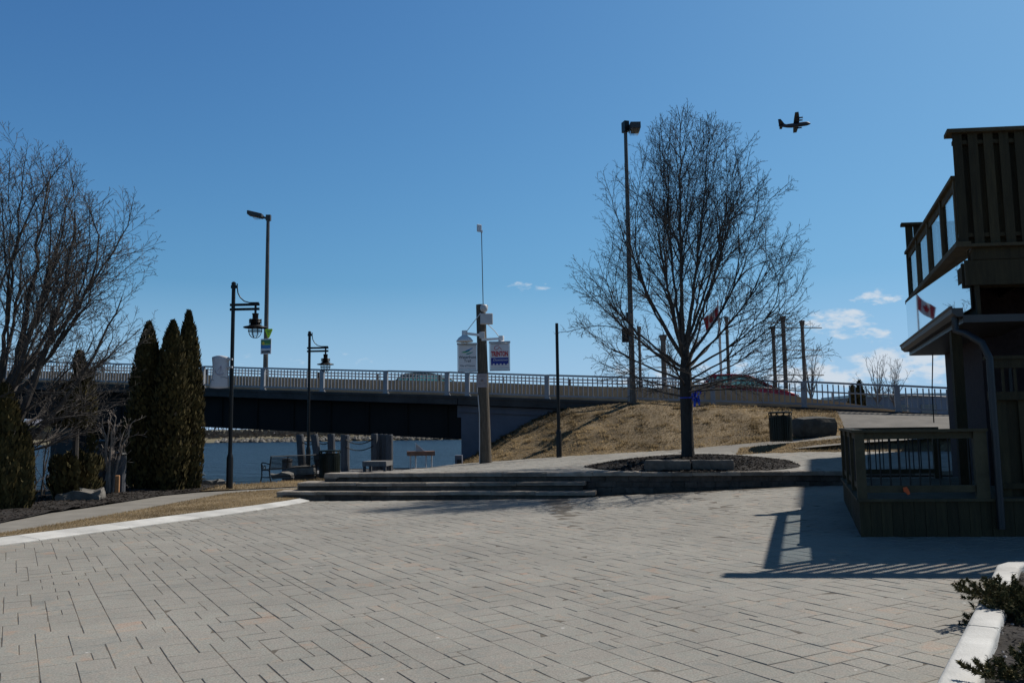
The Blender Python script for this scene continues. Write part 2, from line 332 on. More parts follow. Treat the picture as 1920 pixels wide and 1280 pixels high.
mx = N.new('ShaderNodeMix'); mx.data_type = 'RGBA'; L.new(fac, mx.inputs['Factor']); L.new(hz_.outputs['Result'], mx.inputs['A']); mx.inputs['B'].default_value = (6.6, 7.2, 7.9, 1)
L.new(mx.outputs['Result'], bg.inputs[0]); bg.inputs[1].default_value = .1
sl = bpy.data.lights.new('sun', 'SUN'); sl.energy = 5.0; sl.angle = R(.53); sl.color = (1, .95, .88)
so = bpy.data.objects.new('sun', sl); col.objects.link(so); so.rotation_euler = SUNV.to_track_quat('Z', 'Y').to_euler(); so.location = SUNV * 60
cam = bpy.data.cameras.new('camera'); cam.sensor_width = 36; cam.lens = F / 1920 * 36; cam.clip_end = 6000; cam.clip_start = .05
co = bpy.data.objects.new('camera', cam); col.objects.link(co)
mw = Matrix.Identity(4)
for i in range(3): mw[i][0] = rt[i]; mw[i][1] = up[i]; mw[i][2] = -fw[i]; mw[i][3] = CAM[i]
co.matrix_world = mw; scene.camera = co
scene.view_settings.view_transform = 'Standard'; scene.view_settings.look = 'None'; scene.view_settings.exposure = 0; scene.view_settings.gamma = 1
scene.cycles.max_bounces = 8; scene.cycles.transparent_max_bounces = 24
# ------------------------------------------------------------------ ground functions
def clamp(x, a, b): return max(a, min(b, x))
def lerp(a, b, t): return a + (b - a) * t
def interp(tab, x):
    if x <= tab[0][0]: i = 0
    elif x >= tab[-1][0]: i = len(tab) - 2
    else: i = next(k for k in range(len(tab) - 1) if tab[k][0] <= x <= tab[k + 1][0])
    a, b = tab[i], tab[i + 1]; return a[1] + (b[1] - a[1]) * (x - a[0]) / (b[0] - a[0])
def inside(poly, x, y):
    c = False; n = len(poly)
    for i in range(n):
        x1, y1 = poly[i]; x2, y2 = poly[(i + 1) % n]
        if (y1 > y) != (y2 > y) and x < (x2 - x1) * (y - y1) / (y2 - y1) + x1: c = not c
    return c
def plaza_z(X, Y):
    l = interp([(-6, -.11), (-3, -.11), (1, -.08), (4, .04), (7.2, .2)], clamp(X, -6, 7.2)); return l * clamp((Y - 12) / 8, 0, 1.25)
def terr_z(X, Y):
    d = max(0, Y - 21); return .5 - .0095 * d + .006 * clamp(X, -6, 9) * d
def front_y(X): return 22 - (X + 4.95) * .164
def nz(x, y, s=1.0): return noise.noise(Vector((x * s, y * s, 3.7)))

def paving(mb, base, poly, zf, ang, mod, seed, gap=.0045, origin=(0, 0)):
    rg = random.Random(seed); c, s = math.cos(ang), math.sin(ang)
    xs = [(p[0] - origin[0]) * c + (p[1] - origin[1]) * s for p in poly]; ys = [-(p[0] - origin[0]) * s + (p[1] - origin[1]) * c for p in poly]
    i0, i1 = int(min(xs) / mod) - 2, int(max(xs) / mod) + 2; j0, j1 = int(min(ys) / mod) - 2, int(max(ys) / mod) + 2
    occ = set(); sizes = [(1, 1), (2, 1), (1, 2), (2, 2), (3, 2), (2, 3), (3, 2), (2, 2), (3, 1)]
    for j in range(j0, j1):
        for i in range(i0, i1):
            if (i, j) in occ: continue
            opts = sizes[:]; rg.shuffle(opts); opts.sort(key=lambda q: -q[0] * q[1] * rg.random())
            for (a, b) in opts + [(1, 1)]:
                if all((i + p, j + q) not in occ for p in range(a) for q in range(b)): break
            for p in range(a):
                for q in range(b): occ.add((i + p, j + q))
            cx, cy = (i + a / 2) * mod, (j + b / 2) * mod
            wx, wy = origin[0] + cx * c - cy * s, origin[1] + cx * s + cy * c
            if not inside(poly, wx, wy): continue
            g = gap * rg.uniform(.6, 1.5); h = rg.uniform(-.0015, .0015); tx, ty = rg.uniform(-.002, .002), rg.uniform(-.002, .002); t = clamp(rg.gauss(.48, .2), 0, 1)
            x0, x1, y0, y1 = i * mod + g, (i + a) * mod - g, j * mod + g, (j + b) * mod - g
            top = []; mid = []; low = []
            for (u, v, iu, iv) in ((x0, y0, 1, 1), (x1, y0, -1, 1), (x1, y1, -1, -1), (x0, y1, 1, -1)):
                for lst, ins, dz in ((top, .004, 0), (mid, 0, -.004), (low, 0, -.02)):
                    uu, vv = u + iu * ins, v + iv * ins; X, Y = origin[0] + uu * c - vv * s, origin[1] + uu * s + vv * c
                    lst.append((X, Y, zf(X, Y) + h + dz + tx * iu + ty * iv))
            fs = [(0, 1, 2, 3)]
            for k in range(4):
                n = (k + 1) % 4; fs += [(k, k + 4, n + 4, n), (k + 4, k + 8, n + 8, n + 4)]
            mb.add(top + mid + low, [tuple(reversed(f)) if False else f for f in fs], t)
    return mb
def sheet(name, mt, poly, zf, step, kind='structure', amp=0, ns=1.0):
    """a sheet over a polygon, cut to it exactly, with enough points to follow a height function"""
    import bmesh
    bm = bmesh.new(); vs = [bm.verts.new((x, y, 0)) for x, y in poly]; bm.faces.new(vs)
    xs = [p[0] for p in poly]; ys = [p[1] for p in poly]
    for k in range(int((max(xs) - min(xs)) / step)):
        g = bm.verts[:] + bm.edges[:] + bm.faces[:]; bmesh.ops.bisect_plane(bm, geom=g, plane_co=(min(xs) + (k + 1) * step, 0, 0), plane_no=(1, 0, 0))
    for k in range(int((max(ys) - min(ys)) / step)):
        g = bm.verts[:] + bm.edges[:] + bm.faces[:]; bmesh.ops.bisect_plane(bm, geom=g, plane_co=(0, min(ys) + (k + 1) * step, 0), plane_no=(0, 1, 0))
    for v in bm.verts: v.co.z = zf(v.co.x, v.co.y) + (amp * nz(v.co.x, v.co.y, ns) if amp else 0)
    bmesh.ops.recalc_face_normals(bm, faces=bm.faces)
    if sum(f.normal.z for f in bm.faces) < 0: bmesh.ops.reverse_faces(bm, faces=bm.faces)
    me = bpy.data.meshes.new(name); bm.to_mesh(me); bm.free(); me.materials.append(mt)
    a = me.attributes.new('tint', 'FLOAT', 'FACE'); a.data.foreach_set('value', [.5] * len(me.polygons))
    o = bpy.data.objects.new(name, me); col.objects.link(o); return tag(o, kind=kind)

# --- the plaza
KERB = [(-9.9, 6.3), (-8.75, 9.5), (-7.67, 12.45), (-6.85, 14.7), (-6.0, 17.1), (-5.45, 18.9), (-5.15, 20.3), (-5.1, 21.0)]
PL = KERB + [(14, 18.7), (14, 1), (-11.5, 1)]
pv = MB(); paving(pv, None, PL, plaza_z, R(31), .116, 11, .0023)
o = tag(pv.build('plaza', M['paver'], fix=False), kind='structure')
tag(sheet('plaza_bedding', M['joint'], [(-11.5, 1)] + KERB + [(14, 19.1), (14, 1)], lambda x, y: plaza_z(x, y) - .0034, 1.0), kind='structure')
# white kerb along the left of the plaza
kb = MB()
KL = [0]
for k in range(len(KERB) - 1): KL.append(KL[-1] + (Vector(KERB[k + 1]) - Vector(KERB[k])).length)
def kerb_at(q):
    q = clamp(q, 0, KL[-1] - 1e-4); k = max(i_ for i_ in range(len(KL) - 1) if KL[i_] <= q); u = (q - KL[k]) / (KL[k + 1] - KL[k]); p = Vector(KERB[k]).lerp(Vector(KERB[k + 1]), u)
    a = Vector(KERB[max(k - 1, 0)]).lerp(Vector(KERB[k]), u); b = Vector(KERB[k + 1]).lerp(Vector(KERB[min(k + 2, len(KERB) - 1)]), u); t = (b - a).normalized(); return p, Vector((-t.y, t.x)), clamp(lerp(.5, .28, (q - 11.5) / 4), .28, .5)
q0 = 0
while q0 < KL[-1] - .1:
    q1 = min(KL[-1], q0 + 1.83); rings = []
    for k in range(5):
        p, n, w_ = kerb_at(lerp(q0 + .005, q1 - .005, k / 4)); z = plaza_z(p.x, p.y) + .003 * math.sin(q0 * 7); q = p + n * w_
        rings.append([Vector((p.x, p.y, z - .2)), Vector((q.x, q.y, z - .2)), Vector((q.x, q.y, z + .062)), Vector((q.x - n.x * .03, q.y - n.y * .03, z + .07)), Vector((p.x + n.x * .03, p.y + n.y * .03, z + .022)), Vector((p.x, p.y, z + .012))])
    kb.cur = rnd.random(); kb.loft(rings); q0 = q1
tag(kb.build('kerb', M['kerb']), kind='structure')
KOUT = []
for k, (x, y) in enumerate(KERB):
    a = Vector(KERB[max(k - 1, 0)]); b = Vector(KERB[min(k + 1, len(KERB) - 1)]); t = (b - a).normalized(); w_ = .47 if k < 5 else lerp(.47, .25, (k - 4) / 3); KOUT.append((x - t.y * w_, y + t.x * w_))
# --- land left of the plaza: ground sheet, path, grass strip, mulch
def low_z(x, y): return lerp(-.02, -.11, clamp((y - 12) / 8, 0, 1))
PIN = [(-8.95, 13.4), (-8.55, 14.7), (-8.3, 17.1), (-8.15, 20.2), (-7.9, 23.2), (-7.0, 24.3), (-5.3, 25.3)]
POUT = [(-9.75, 6), (-9.75, 13), (-9.85, 15.9), (-10.1, 18.5), (-9.85, 21.1), (-9.65, 23.1), (-9.1, 24.2), (-8.0, 25.0), (-6.2, 26.2), (-4.4, 27.4)]
LAND = [(-60, -40), (60, -40), (60, 36), (1, 38), (-2.5, 38), (-2.5, 36), (-4.2, 34), (-5.4, 32), (-6.9, 30.1), (-7.9, 28.4), (-9.6, 27.2), (-12.4, 26.8), (-13.6, 26.2), (-14.4, 24), (-14.8, 20), (-16, 12), (-22, -5), (-60, -8)]
sheet('ground', M['soil'], LAND, lambda x, y: -.2, 3.0)
bk = MB(); sh = LAND[4:]
for i in range(len(sh) - 1):
    (x1, y1), (x2, y2) = sh[i], sh[i + 1]; t = Vector((x2 - x1, y2 - y1)).normalized(); n = Vector((t.y, -t.x))
    if n.dot(Vector((-1, 1))) < 0: n = -n
    bk.quad((x1, y1, -.2), (x2, y2, -.2), (x2 + n.x * 1.2, y2 + n.y * 1.2, -1.4), (x1 + n.x * 1.2, y1 + n.y * 1.2, -1.4))
tag(bk.build('river_bank', M['rock']), kind='structure')
sheet('path', M['path'], [(-10.6, 4)] + [(-10.6, 15), (-10.7, 20), (-10.2, 23.8)] + POUT[6:] + [(-3.6, 27.4), (-4.6, 22.2), (-5.6, 22)] + KOUT[::-1], lambda x, y: low_z(x, y) + .0, .8)
STRIP = [(-8.7, 13.0), (-8.95, 13.35)] + PIN[1:] + [(-4.7, 25.0), (-5.0, 22.2), (-5.5, 21.2)] + [p for p in KOUT[::-1] if p[1] > 12.9]
def strip_z(x, y): return low_z(x, y) + .02 + .03 * clamp((x + 8.9) * 1.5, 0, 1)
sheet('grass_verge', M['turf'], STRIP, strip_z, .5, amp=.012, ns=2)
MUL = [(-15.2, 9), (-9.95, 9), (-9.8, 13)] + POUT[2:7] + [(-9.3, 26.9), (-9.6, 27.1), (-12.4, 26.7), (-13.5, 26.1), (-14.3, 24), (-14.7, 20)]
def mul_z(x, y): return low_z(x, y) + .03 + .06 * clamp((-9.8 - x), 0, 1)
sheet('mulch_bed', M['mulch'], MUL, mul_z, .35, amp=.04, ns=3)
# bench verge behind the path
VER = [(-9.3, 24.5), (-8.0, 25.15), (-6.2, 26.35), (-4.6, 27.6), (-3.2, 32.6), (-4.3, 33.8), (-5.5, 31.8), (-7.0, 29.9), (-8.0, 28.2), (-9.4, 27.0)]
sheet('river_verge', M['turf'], VER, lambda x, y: low_z(x, y) + .02, .6, amp=.02, ns=2)
# --- water and far land
def big(name, mt, poly, z): 
    q = MB(); q.add([(x, y, z) for x, y in poly], [tuple(range(len(poly)))]); return tag(q.build(name, mt), kind='structure')
big('river', M['water'], [(-3000, -400), (400, -400), (400, 260), (-3000, 260)], -1.15)
fl = MB(); prof = [(196, -1.4), (199, -1.0), (203, -.55), (216, -.1), (240, .3), (400, 1.0), (3500, 6)]
xs = [-2500, -600, -300] + [-160 + 8 * k for k in range(32)] + [200, 700]
for j in range(len(prof)):
    for x in xs:
        fl.v.append((x, prof[j][0] + (3.5 * nz(x, 0, .03) + 1.2 * nz(x, 5, .2) if j < 4 else 0), prof[j][1]))
W_ = len(xs)
for j in range(len(prof) - 1):
    for i in range(W_ - 1): fl.f.append((j * W_ + i, j * W_ + i + 1, (j + 1) * W_ + i + 1, (j + 1) * W_ + i)); fl.t.append(.5)
tag(fl.build('far_shore', M['farland'], smooth=True), kind='structure')
rd = MB(); rd.add([(1, 46, 1.2), (300, -25, 1.2), (3000, 200, 1.2), (3000, 3500, 1.2), (60, 3500, 1.2), (8, 240, .6)], [(0, 1, 2, 3, 4, 5)])
tag(rd.build('town_ground', M['farland']), kind='structure')

# --- terrace, steps, retaining wall
TOE = [(-2.1, 32.7, .22), (-.3, 31.8, .36), (1.8, 31.3, .49), (3.6, 30.8, .6), (5.46, 30.3, .70), (7.9, 29.3, .93), (9.6, 28.6, 1.08), (11.3, 28.4, 1.22), (17, 28.0, 1.5), (26, 27, 1.6)]
TOP = [(-2.35, 37.6, .02), (-.75, 37.28, 1.06), (.95, 36.86, 1.99), (2.4, 36.5, 2.45), (5.4, 35.75, 2.68), (8.6, 34.95, 2.45), (11.3, 34.27, 2.24), (13.1, 33.82, 2.12), (18, 32.6, 1.85), (26, 30.6, 1.6)]
TLEFT = [(-4.95, 22.0), (-4.1, 25.2), (-3.1, 29), (-2.1, 32.9)]
TP = [(-4.95, 22.3), (-4.05, 25.2), (-3.05, 29), (-2.0, 33)] + [(x, y + .3) for x, y, z in TOE[1:5]] + [(5.7, 28.6), (7.3, 28.1), (7.2, 26.6), (20, 25.4), (20, 18.2), (7.86, 20.25)]
pv = MB(); paving(pv, None, TP, terr_z, R(31), .13, 23)
tag(pv.build('terrace', M['paver'], fix=False), kind='structure')
tag(sheet('terrace_bedding', M['joint'], TP, lambda x, y: terr_z(x, y) - .010, 1.2), kind='structure')
def stone_run(mb, pts, w_, h, zf, rg, lmin=.7, lmax=1.3, over=0.0):
    """a row of split stones along a polyline; pts is the front edge, w_ depth to the back"""
    L_ = [0]
    for i in range(len(pts) - 1): L_.append(L_[-1] + (Vector(pts[i + 1]) - Vector(pts[i])).length)
    def at(s):
        s = clamp(s, 0, L_[-1]); i = max(k for k in range(len(L_) - 1) if L_[k] <= s); t = (s - L_[i]) / (L_[i + 1] - L_[i]); return Vector(pts[i]).lerp(Vector(pts[i + 1]), t), (Vector(pts[i + 1]) - Vector(pts[i])).normalized()
    s = 0
    while s < L_[-1] - .05:
        e = min(L_[-1], s + rg.uniform(lmin, lmax))
        if L_[-1] - e < .3: e = L_[-1]
        mb.cur = rg.random(); K = max(2, int((e - s) / .16)); rings = []; dz = rg.uniform(-.006, .006)
        for k in range(K + 1):
            p, t = at(lerp(s + .004, e - .004, k / K)); n = Vector((-t.y, t.x)); j = [rg.uniform(-.012, .012) for _ in range(4)]
            z1 = zf(p.x, p.y) + dz; z0 = z1 - h; f = p - n * (over + j[0]); f2 = p - n * (over + j[1]); b = p + n * w_
            ed = .012 + abs(j[2])
            rings.append([Vector((f2.x, f2.y, z0)), Vector((b.x, b.y, z0)), Vector((b.x, b.y, z1)), Vector((f.x + n.x * ed, f.y + n.y * ed, z1 + j[3] * .2)), Vector((f.x, f.y, z1 - ed))])
        mb.loft(rings); s = e
rg = random.Random(5)
st = thing('stone_steps', 'two long low stone steps rising from the plaza to the raised terrace', 'steps', (-2, 21.3, -.1))
st_par = Matrix.Translation((-2, 21.3, -.1))
def attach(o, root):   # keep world position under a root placed at its base
    o.parent = root; o.matrix_parent_inverse = Matrix.LocRotScale(root.location, root.rotation_euler, None).inverted(); return o
def line(x0, x1, off, n=8): return [(lerp(x0, x1, k / n), front_y(lerp(x0, x1, k / n)) - off) for k in range(n + 1)]
for x0_, x1_, of_, z_ in ((-6.05, 1.95, .72, .085), (-5.6, 1.75, .36, .285)):
    mb = MB(); stone_run(mb, line(x0_, x1_, of_), .75, .085, lambda x, y: z_, rg, over=.02); so_ = attach(mb.build('step', M['stone']), st)
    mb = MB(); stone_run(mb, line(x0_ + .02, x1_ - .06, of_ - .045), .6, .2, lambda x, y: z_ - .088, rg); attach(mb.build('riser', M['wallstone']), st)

mb = MB(); stone_run(mb, [(-6.05, front_y(-6.05) + .02), (-6.05, front_y(-6.05) - .7)], .4, .2, lambda x, y: .083, rg); stone_run(mb, [(-5.6, front_y(-5.6) + .3), (-5.6, front_y(-5.6) - .32)], .5, .2, lambda x, y: .283, rg); attach(mb.build('end_stone', M['stone'], st), st)
rw = thing('retaining_wall', 'low stone retaining wall with flat coping along the front of the terrace', 'wall', (3, 20.7, 0))
mb = MB(); stone_run(mb, line(-4.95, 13, 0, 20), .4, .1, lambda x, y: .508, rg, .8, 1.6, over=.03); stone_run(mb, TLEFT[::-1], .35, .1, lambda x, y: terr_z(x, y) + .006, rg, .8, 1.5, over=.03); attach(mb.build('coping', M['stone']), rw)
mb = MB()
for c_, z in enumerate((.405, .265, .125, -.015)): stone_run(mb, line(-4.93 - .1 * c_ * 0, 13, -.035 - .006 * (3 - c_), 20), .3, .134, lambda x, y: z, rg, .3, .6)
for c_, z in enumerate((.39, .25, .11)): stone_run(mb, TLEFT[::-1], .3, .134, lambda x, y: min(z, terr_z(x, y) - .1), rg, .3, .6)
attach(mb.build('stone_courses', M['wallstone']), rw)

# --- embankment
def ruled(A, B, n, m, f=lambda v: v, amp=0, ns=1.0):
    """grid between two matched polylines"""
    rows = []
    for i in range(n + 1):
        u = i / n * (len(A) - 1); k = min(int(u), len(A) - 2); t = u - k
        a = Vector(A[k]).lerp(Vector(A[k + 1]), t); b = Vector(B[k]).lerp(Vector(B[k + 1]), t); r = []
        for j in range(m + 1):
            v = j / m; p = a.lerp(b, v); p.z = lerp(a.z, b.z, f(v)) + (amp * nz(p.x, p.y, ns) * math.sin(math.pi * clamp(v, 0, 1)) if amp else 0); r.append(p)
        rows.append(r)
    return rows
def gridmesh(name, mt, rows, kind='structure', smooth=True):
    q = MB(); m = len(rows[0])
    for r in rows: q.v.extend(tuple(p) for p in r)
    for i in range(len(rows) - 1):
        for j in range(m - 1): q.f.append((i * m + j, i * m + j + 1, (i + 1) * m + j + 1, (i + 1) * m + j)); q.t.append(.5)
    o = q.build(name, mt, smooth=smooth, fix=False)
    if o.data.polygons[0].normal.z < 0: o.data.flip_normals()
    return tag(o, kind=kind)
ez = lambda v: .45 * v + .55 * (v * v * (3 - 2 * v))
TOEB = [(x + .0, y - .35, z - .12) for x, y, z in TOE]
EMB = ruled(TOEB[:8], TOP[:8], 110, 26, ez, .16, .8)
gridmesh('embankment', M['turf'], EMB)
RAMP = ruled([(x, y, z + .005) for x, y, z in TOEB[7:]], TOP[7:], 20, 10, lambda v: v)
gridmesh('ramp', M['ramp'], RAMP)
QL = [(5.6, 28.3, .68), (7.9, 27.9, .88), (9.5, 27.4, 1.02), (11.2, 27.2, 1.16), (17, 26.7, 1.45), (26, 26, 1.55)]
gridmesh('upper_path', M['path'], ruled([(x, y - .7, z - .14) for x, y, z in QL], [(x, y + .1, z + .012) for x, y, z in TOE[4:]], 20, 4))
PF = [(7.05, 26.6, .66), (9.5, 26.35, .69), (11.2, 26.2, .71), (17, 25.7, .72), (26, 25, .72)]
PQ = [(7.5, 27.75, .83)] + QL[2:]
PATCH = ruled(PF, [(x, y, z + .03) for x, y, z in PQ], 60, 10, lambda v: v, .05, 1.2)
gridmesh('lawn', M['turf'], PATCH)
# dry grass blades as counted-by-nobody cover
def blades(name, cells, n, hmin, hmax, wid, seed):
    rg = random.Random(seed); q = MB()
    for _ in range(n):
        p = cells(rg)
        if p is None: continue
        p = Vector(p); a = rg.uniform(0, 6.283); h = rg.uniform(hmin, hmax); d = Vector((math.cos(a), math.sin(a), 0)); s = Vector((-d.y, d.x, 0)) * wid * rg.uniform(.6, 1.5); ln = rg.uniform(.2, 1.6) * h
        cl = .5 + .5 * nz(p.x, p.y, 1.3); q.add([p - s, p + s, p + d * ln + Vector((0, 0, h))], [(0, 1, 2)], clamp(cl * .75 + .6 * nz(p.x, p.y, .45) + rg.gauss(.12, .13), 0, 1))
    o = q.build(name, M['grass'], fix=False); return tag(o, kind='stuff')
def ruled_pick(rows):
    def f(rg):
        i = rg.random() * (len(rows) - 1.001); j = rg.random() * (len(rows[0]) - 1.001); a, b = int(i), int(j); u, v = i - a, j - b
        return rows[a][b].lerp(rows[a + 1][b], u).lerp(rows[a][b + 1].lerp(rows[a + 1][b + 1], u), v) - Vector((0, 0, .01))
    return f
def poly_pick(poly, zf):
    xs = [p[0] for p in poly]; ys = [p[1] for p in poly]
    def f(rg):
        x, y = rg.uniform(min(xs), max(xs)), rg.uniform(min(ys), max(ys))
        return (x, y, zf(x, y) - .01) if inside(poly, x, y) else None
    return f
blades('embankment_grass', ruled_pick(EMB), 80000, .015, .055, .013, 1)
_ctr = {}
def tuft_pick(rows, n, seed, spread):
    rg = random.Random(seed); f = ruled_pick(rows); cs = [f(rg) for _ in range(n)]
    def g(r):
        c = r.choice(cs); q = f(r)
        return c + Vector((r.gauss(0, spread), r.gauss(0, spread * .6), 0)) if r.random() < .9 else q
    return g
blades('grass_tufts', tuft_pick(EMB, 420, 77, .1), 16000, .06, .15, .012, 9)
blades('lawn_grass', ruled_pick(PATCH), 14000, .02, .07, .010, 2)
blades('verge_grass', poly_pick(STRIP, lambda x, y: strip_z(x, y)), 60000, .02, .055, .005, 3)
blades('river_grass', poly_pick(VER, lambda x, y: low_z(x, y) + .02), 16000, .03, .1, .008, 4)
# --- tree bed on the terrace with two stone blocks
TB = (4.88, 23.2)
def bed_z(x, y):
    d = math.hypot((x - TB[0]) / 2.85, (y - TB[1]) / 2.85); return terr_z(x, y) + .005 + .24 * max(0, 1 - d * d)
bedpoly = [(TB[0] + 2.85 * math.cos(k * math.pi / 30) * (1 + .03 * math.sin(7 * k)), TB[1] + 2.85 * math.sin(k * math.pi / 30)) for k in range(60)]
sheet('tree_bed', M['mulch'], bedpoly, bed_z, .3, amp=.03, ns=3)
def chips(name, pick, n, s, seed):
    rg = random.Random(seed); q = MB()
    for _ in range(n):
        p = pick(rg)
        if p is None: continue
        p = Vector(p) + Vector((0, 0, rg.uniform(.005, .03))); a = rg.uniform(0, 6.28); d = Vector((math.cos(a), math.sin(a), rg.uniform(-.4, .4))) * s * rg.uniform(.5, 1.6); e = Vector((-math.sin(a), math.cos(a), rg.uniform(-.4, .4))) * s * .35
        q.add([p - d - e, p + d - e, p + d + e, p - d + e], [(0, 1, 2, 3)], clamp(rg.gauss(.25, .25), 0, 1))
    return tag(q.build(name, M['mulchchip'], fix=False), kind='stuff')
chips('mulch_chips', poly_pick(bedpoly, bed_z), 14000, .035, 5)
chips('river_bed_mulch', poly_pick(MUL, mul_z), 22000, .035, 6)
def stone_block(name, label, cat, c, size, rz, mt, seed, group=None, sub=3, rough=.04, rnd_=.16):
    import bmesh
    bm = bmesh.new(); bmesh.ops.create_cube(bm, size=1)
    bmesh.ops.subdivide_edges(bm, edges=bm.edges[:], cuts=sub, use_grid_fill=True)
    off = Vector((seed * 3.1, seed * 1.7, 0))
    for v in bm.verts:
        p = Vector(v.co); L2 = max(abs(p.x), abs(p.y), abs(p.z)); sph = p.normalized() * .62
        q = p.lerp(sph, rnd_); q = Vector((q.x * size[0], q.y * size[1], q.z * size[2])); n = noise.noise_vector(q * 2.3 + off) * rough + noise.noise_vector(q * 7 + off) * rough * .35
        v.co = q + n
    me = bpy.data.meshes.new(name); bm.to_mesh(me); bm.free(); me.materials.append(mt)
    me.attributes.new('tint', 'FLOAT', 'FACE').data.foreach_set('value', [.5] * len(me.polygons))
    o = bpy.data.objects.new(name, me); col.objects.link(o); o.location = c; o.rotation_euler = (0, 0, rz); return tag(o, label, cat, group)
b1 = stone_block('stone_block', 'left one of two long grey stone blocks set before the tree', 'stone block', (3.85, 20.98, .64), (1.12, .42, .27), -.16, M['blockstone'], 1, 'stone blocks in front of the tree', 5, .02)
b2 = stone_block('stone_block', 'right one of two long grey stone blocks set before the tree', 'stone block', (4.93, 20.82, .64), (1.02, .42, .26), -.14, M['blockstone'], 2, 'stone blocks in front of the tree', 5, .02)
# ------------------------------------------------------------------ bridge
PB = [(-300, 706), (30, 714), (189, 718.5), (380, 726), (493, 730), (604, 733.5), (723, 737), (838, 740), (876, 741.5), (1025, 747), (1180, 752), (1335, 757), (1505, 762.5), (1680, 771), (1860, 780)]
ZD = []
for x, y in PB:
    p = onbridge(x, y); ZD.append((p.x, p.z))
def zdeck(X): return interp(ZD, X)
def bp_(X, off, z): # a point on the bridge: off metres behind the near edge
    n = Vector((.2425, .9701)); return Vector((X + n.x * off, bridge_y(X) + n.y * off, z))
br = thing('road_bridge', 'long dark road bridge with concrete edge beam crossing over the river', 'bridge', bp_(-2.4, 5, 0))
XS = [-70, -55, -42] + [-34 + 2 * k for k in range(33)] + [36]
def beam(mb, xs, o0, o1, z0, z1):
    rings = []
    for X in xs: rings.append([bp_(X, o0, z0(X)), bp_(X, o1, z0(X)), bp_(X, o1, z1(X)), bp_(X, o0, z1(X))])
    mb.loft(rings)
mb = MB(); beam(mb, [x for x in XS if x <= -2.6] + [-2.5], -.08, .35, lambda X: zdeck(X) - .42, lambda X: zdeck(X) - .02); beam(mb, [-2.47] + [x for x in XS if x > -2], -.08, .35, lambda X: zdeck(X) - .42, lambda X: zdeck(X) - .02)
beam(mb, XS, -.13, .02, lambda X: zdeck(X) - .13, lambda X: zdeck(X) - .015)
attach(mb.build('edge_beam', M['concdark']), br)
mb = MB(); beam(mb, XS, .352, 1.75, lambda X: zdeck(X) - .3, lambda X: zdeck(X) - .03); attach(mb.build('sidewalk', M['conc']), br)
mb = MB(); beam(mb, XS, 1.752, 11, lambda X: zdeck(X) - .45, lambda X: zdeck(X) - .17 - .035 * max(0, X - 6)); attach(mb.build('roadway', M['asphalt']), br)
mb = MB(); beam(mb, XS, 11.002, 11.3, lambda X: zdeck(X) - .45, lambda X: zdeck(X) + .05 - .035 * max(0, X - 6)); attach(mb.build('far_kerb', M['conc']), br)
GB = []
for x, y in ((-300, 772), (100, 787), (375, 800), (860, 823)):
    p = onbridge(x, y, .55); GB.append((p.x, p.z))
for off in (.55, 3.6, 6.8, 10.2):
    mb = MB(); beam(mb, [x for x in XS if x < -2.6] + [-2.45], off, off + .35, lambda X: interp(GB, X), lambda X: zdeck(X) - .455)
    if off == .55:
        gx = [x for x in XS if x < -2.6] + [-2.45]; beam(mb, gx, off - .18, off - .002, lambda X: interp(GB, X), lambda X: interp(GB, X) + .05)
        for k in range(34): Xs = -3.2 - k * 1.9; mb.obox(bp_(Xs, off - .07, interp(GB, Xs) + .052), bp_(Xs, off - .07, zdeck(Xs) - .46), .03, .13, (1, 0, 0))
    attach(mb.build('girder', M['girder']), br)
mb = MB(); beam(mb, [-2.44, 0, 2, 4, 6.5], .3, 10.5, lambda X: -1.4, lambda X: zdeck(X) - .46)
beam(mb, [-2.62, -2.44], .3, 10.5, lambda X: zdeck(X) - 1.0, lambda X: zdeck(X) - .46); beam(mb, [-2.55, 0, 2, 4, 6.5], .2, .298, lambda X: zdeck(X) - .75, lambda X: zdeck(X) - .46)
attach(mb.build('abutment', M['abut']), br)
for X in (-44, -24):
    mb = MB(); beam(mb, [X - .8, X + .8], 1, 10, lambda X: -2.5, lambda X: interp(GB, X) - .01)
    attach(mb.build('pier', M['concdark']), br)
# fill behind the embankment under the road on the right
mb = MB(); beam(mb, [6.52, 12, 20, 36], .36, 11, lambda X: -.5, lambda X: zdeck(X) - .46); attach(mb.build('approach_fill', M['soil']), br)
# railing: posts and panels
posts_px = [-330, -215, -95, 30, 150, 268, 380, 493, 604, 723, 838, 876, 1025, 1180, 1335, 1505, 1680, 1868, 2080]
PX = [onbridge(x, 700).x for x in posts_px]
ral = thing('bridge_railing', 'pale grey metal railing with upright bars along the near edge of the bridge', 'railing', bp_(PX[8], 0, zdeck(PX[8])))
RH = 1.06
ang = math.atan(-.25)
for i, X in enumerate(PX):
    mb = MB(); z = zdeck(X); c = bp_(X, .02, z + RH / 2 - .01); mb.box(c, (.2, .15, RH + .02), ang); mb.box(bp_(X, .02, z - .005), (.28, .22, .03), ang)
    attach(mb.build('post', M['rail']), ral)
    if i + 1 < len(PX):
        X2 = PX[i + 1]; mb = MB(); e0, e1 = X + .105, X2 - .105
        for h, w_, hh in ((RH - .03, .09, .075), (.13, .07, .07)): mb.obox(bp_(e0, .02, zdeck(X) + h), bp_(e1, .02, zdeck(X2) + h), w_, hh)
        sp = .168 if X < 0 else .205; n = max(2, round((e1 - e0) / sp))
        for k in range(1, n):
            Xk = lerp(e0, e1, k / n); zk = lerp(zdeck(X), zdeck(X2), (Xk - X) / (X2 - X)); mb.box(bp_(Xk, .02, zk + (RH + .08) / 2), (.046, .03, RH - .26), ang)
        if X > 11.5: mb.obox(bp_(e0, .02, zdeck(X) + .66), bp_(e1, .02, zdeck(X2) + .66), .05, .035)
        attach(mb.build('panel', M['rail']), ral)
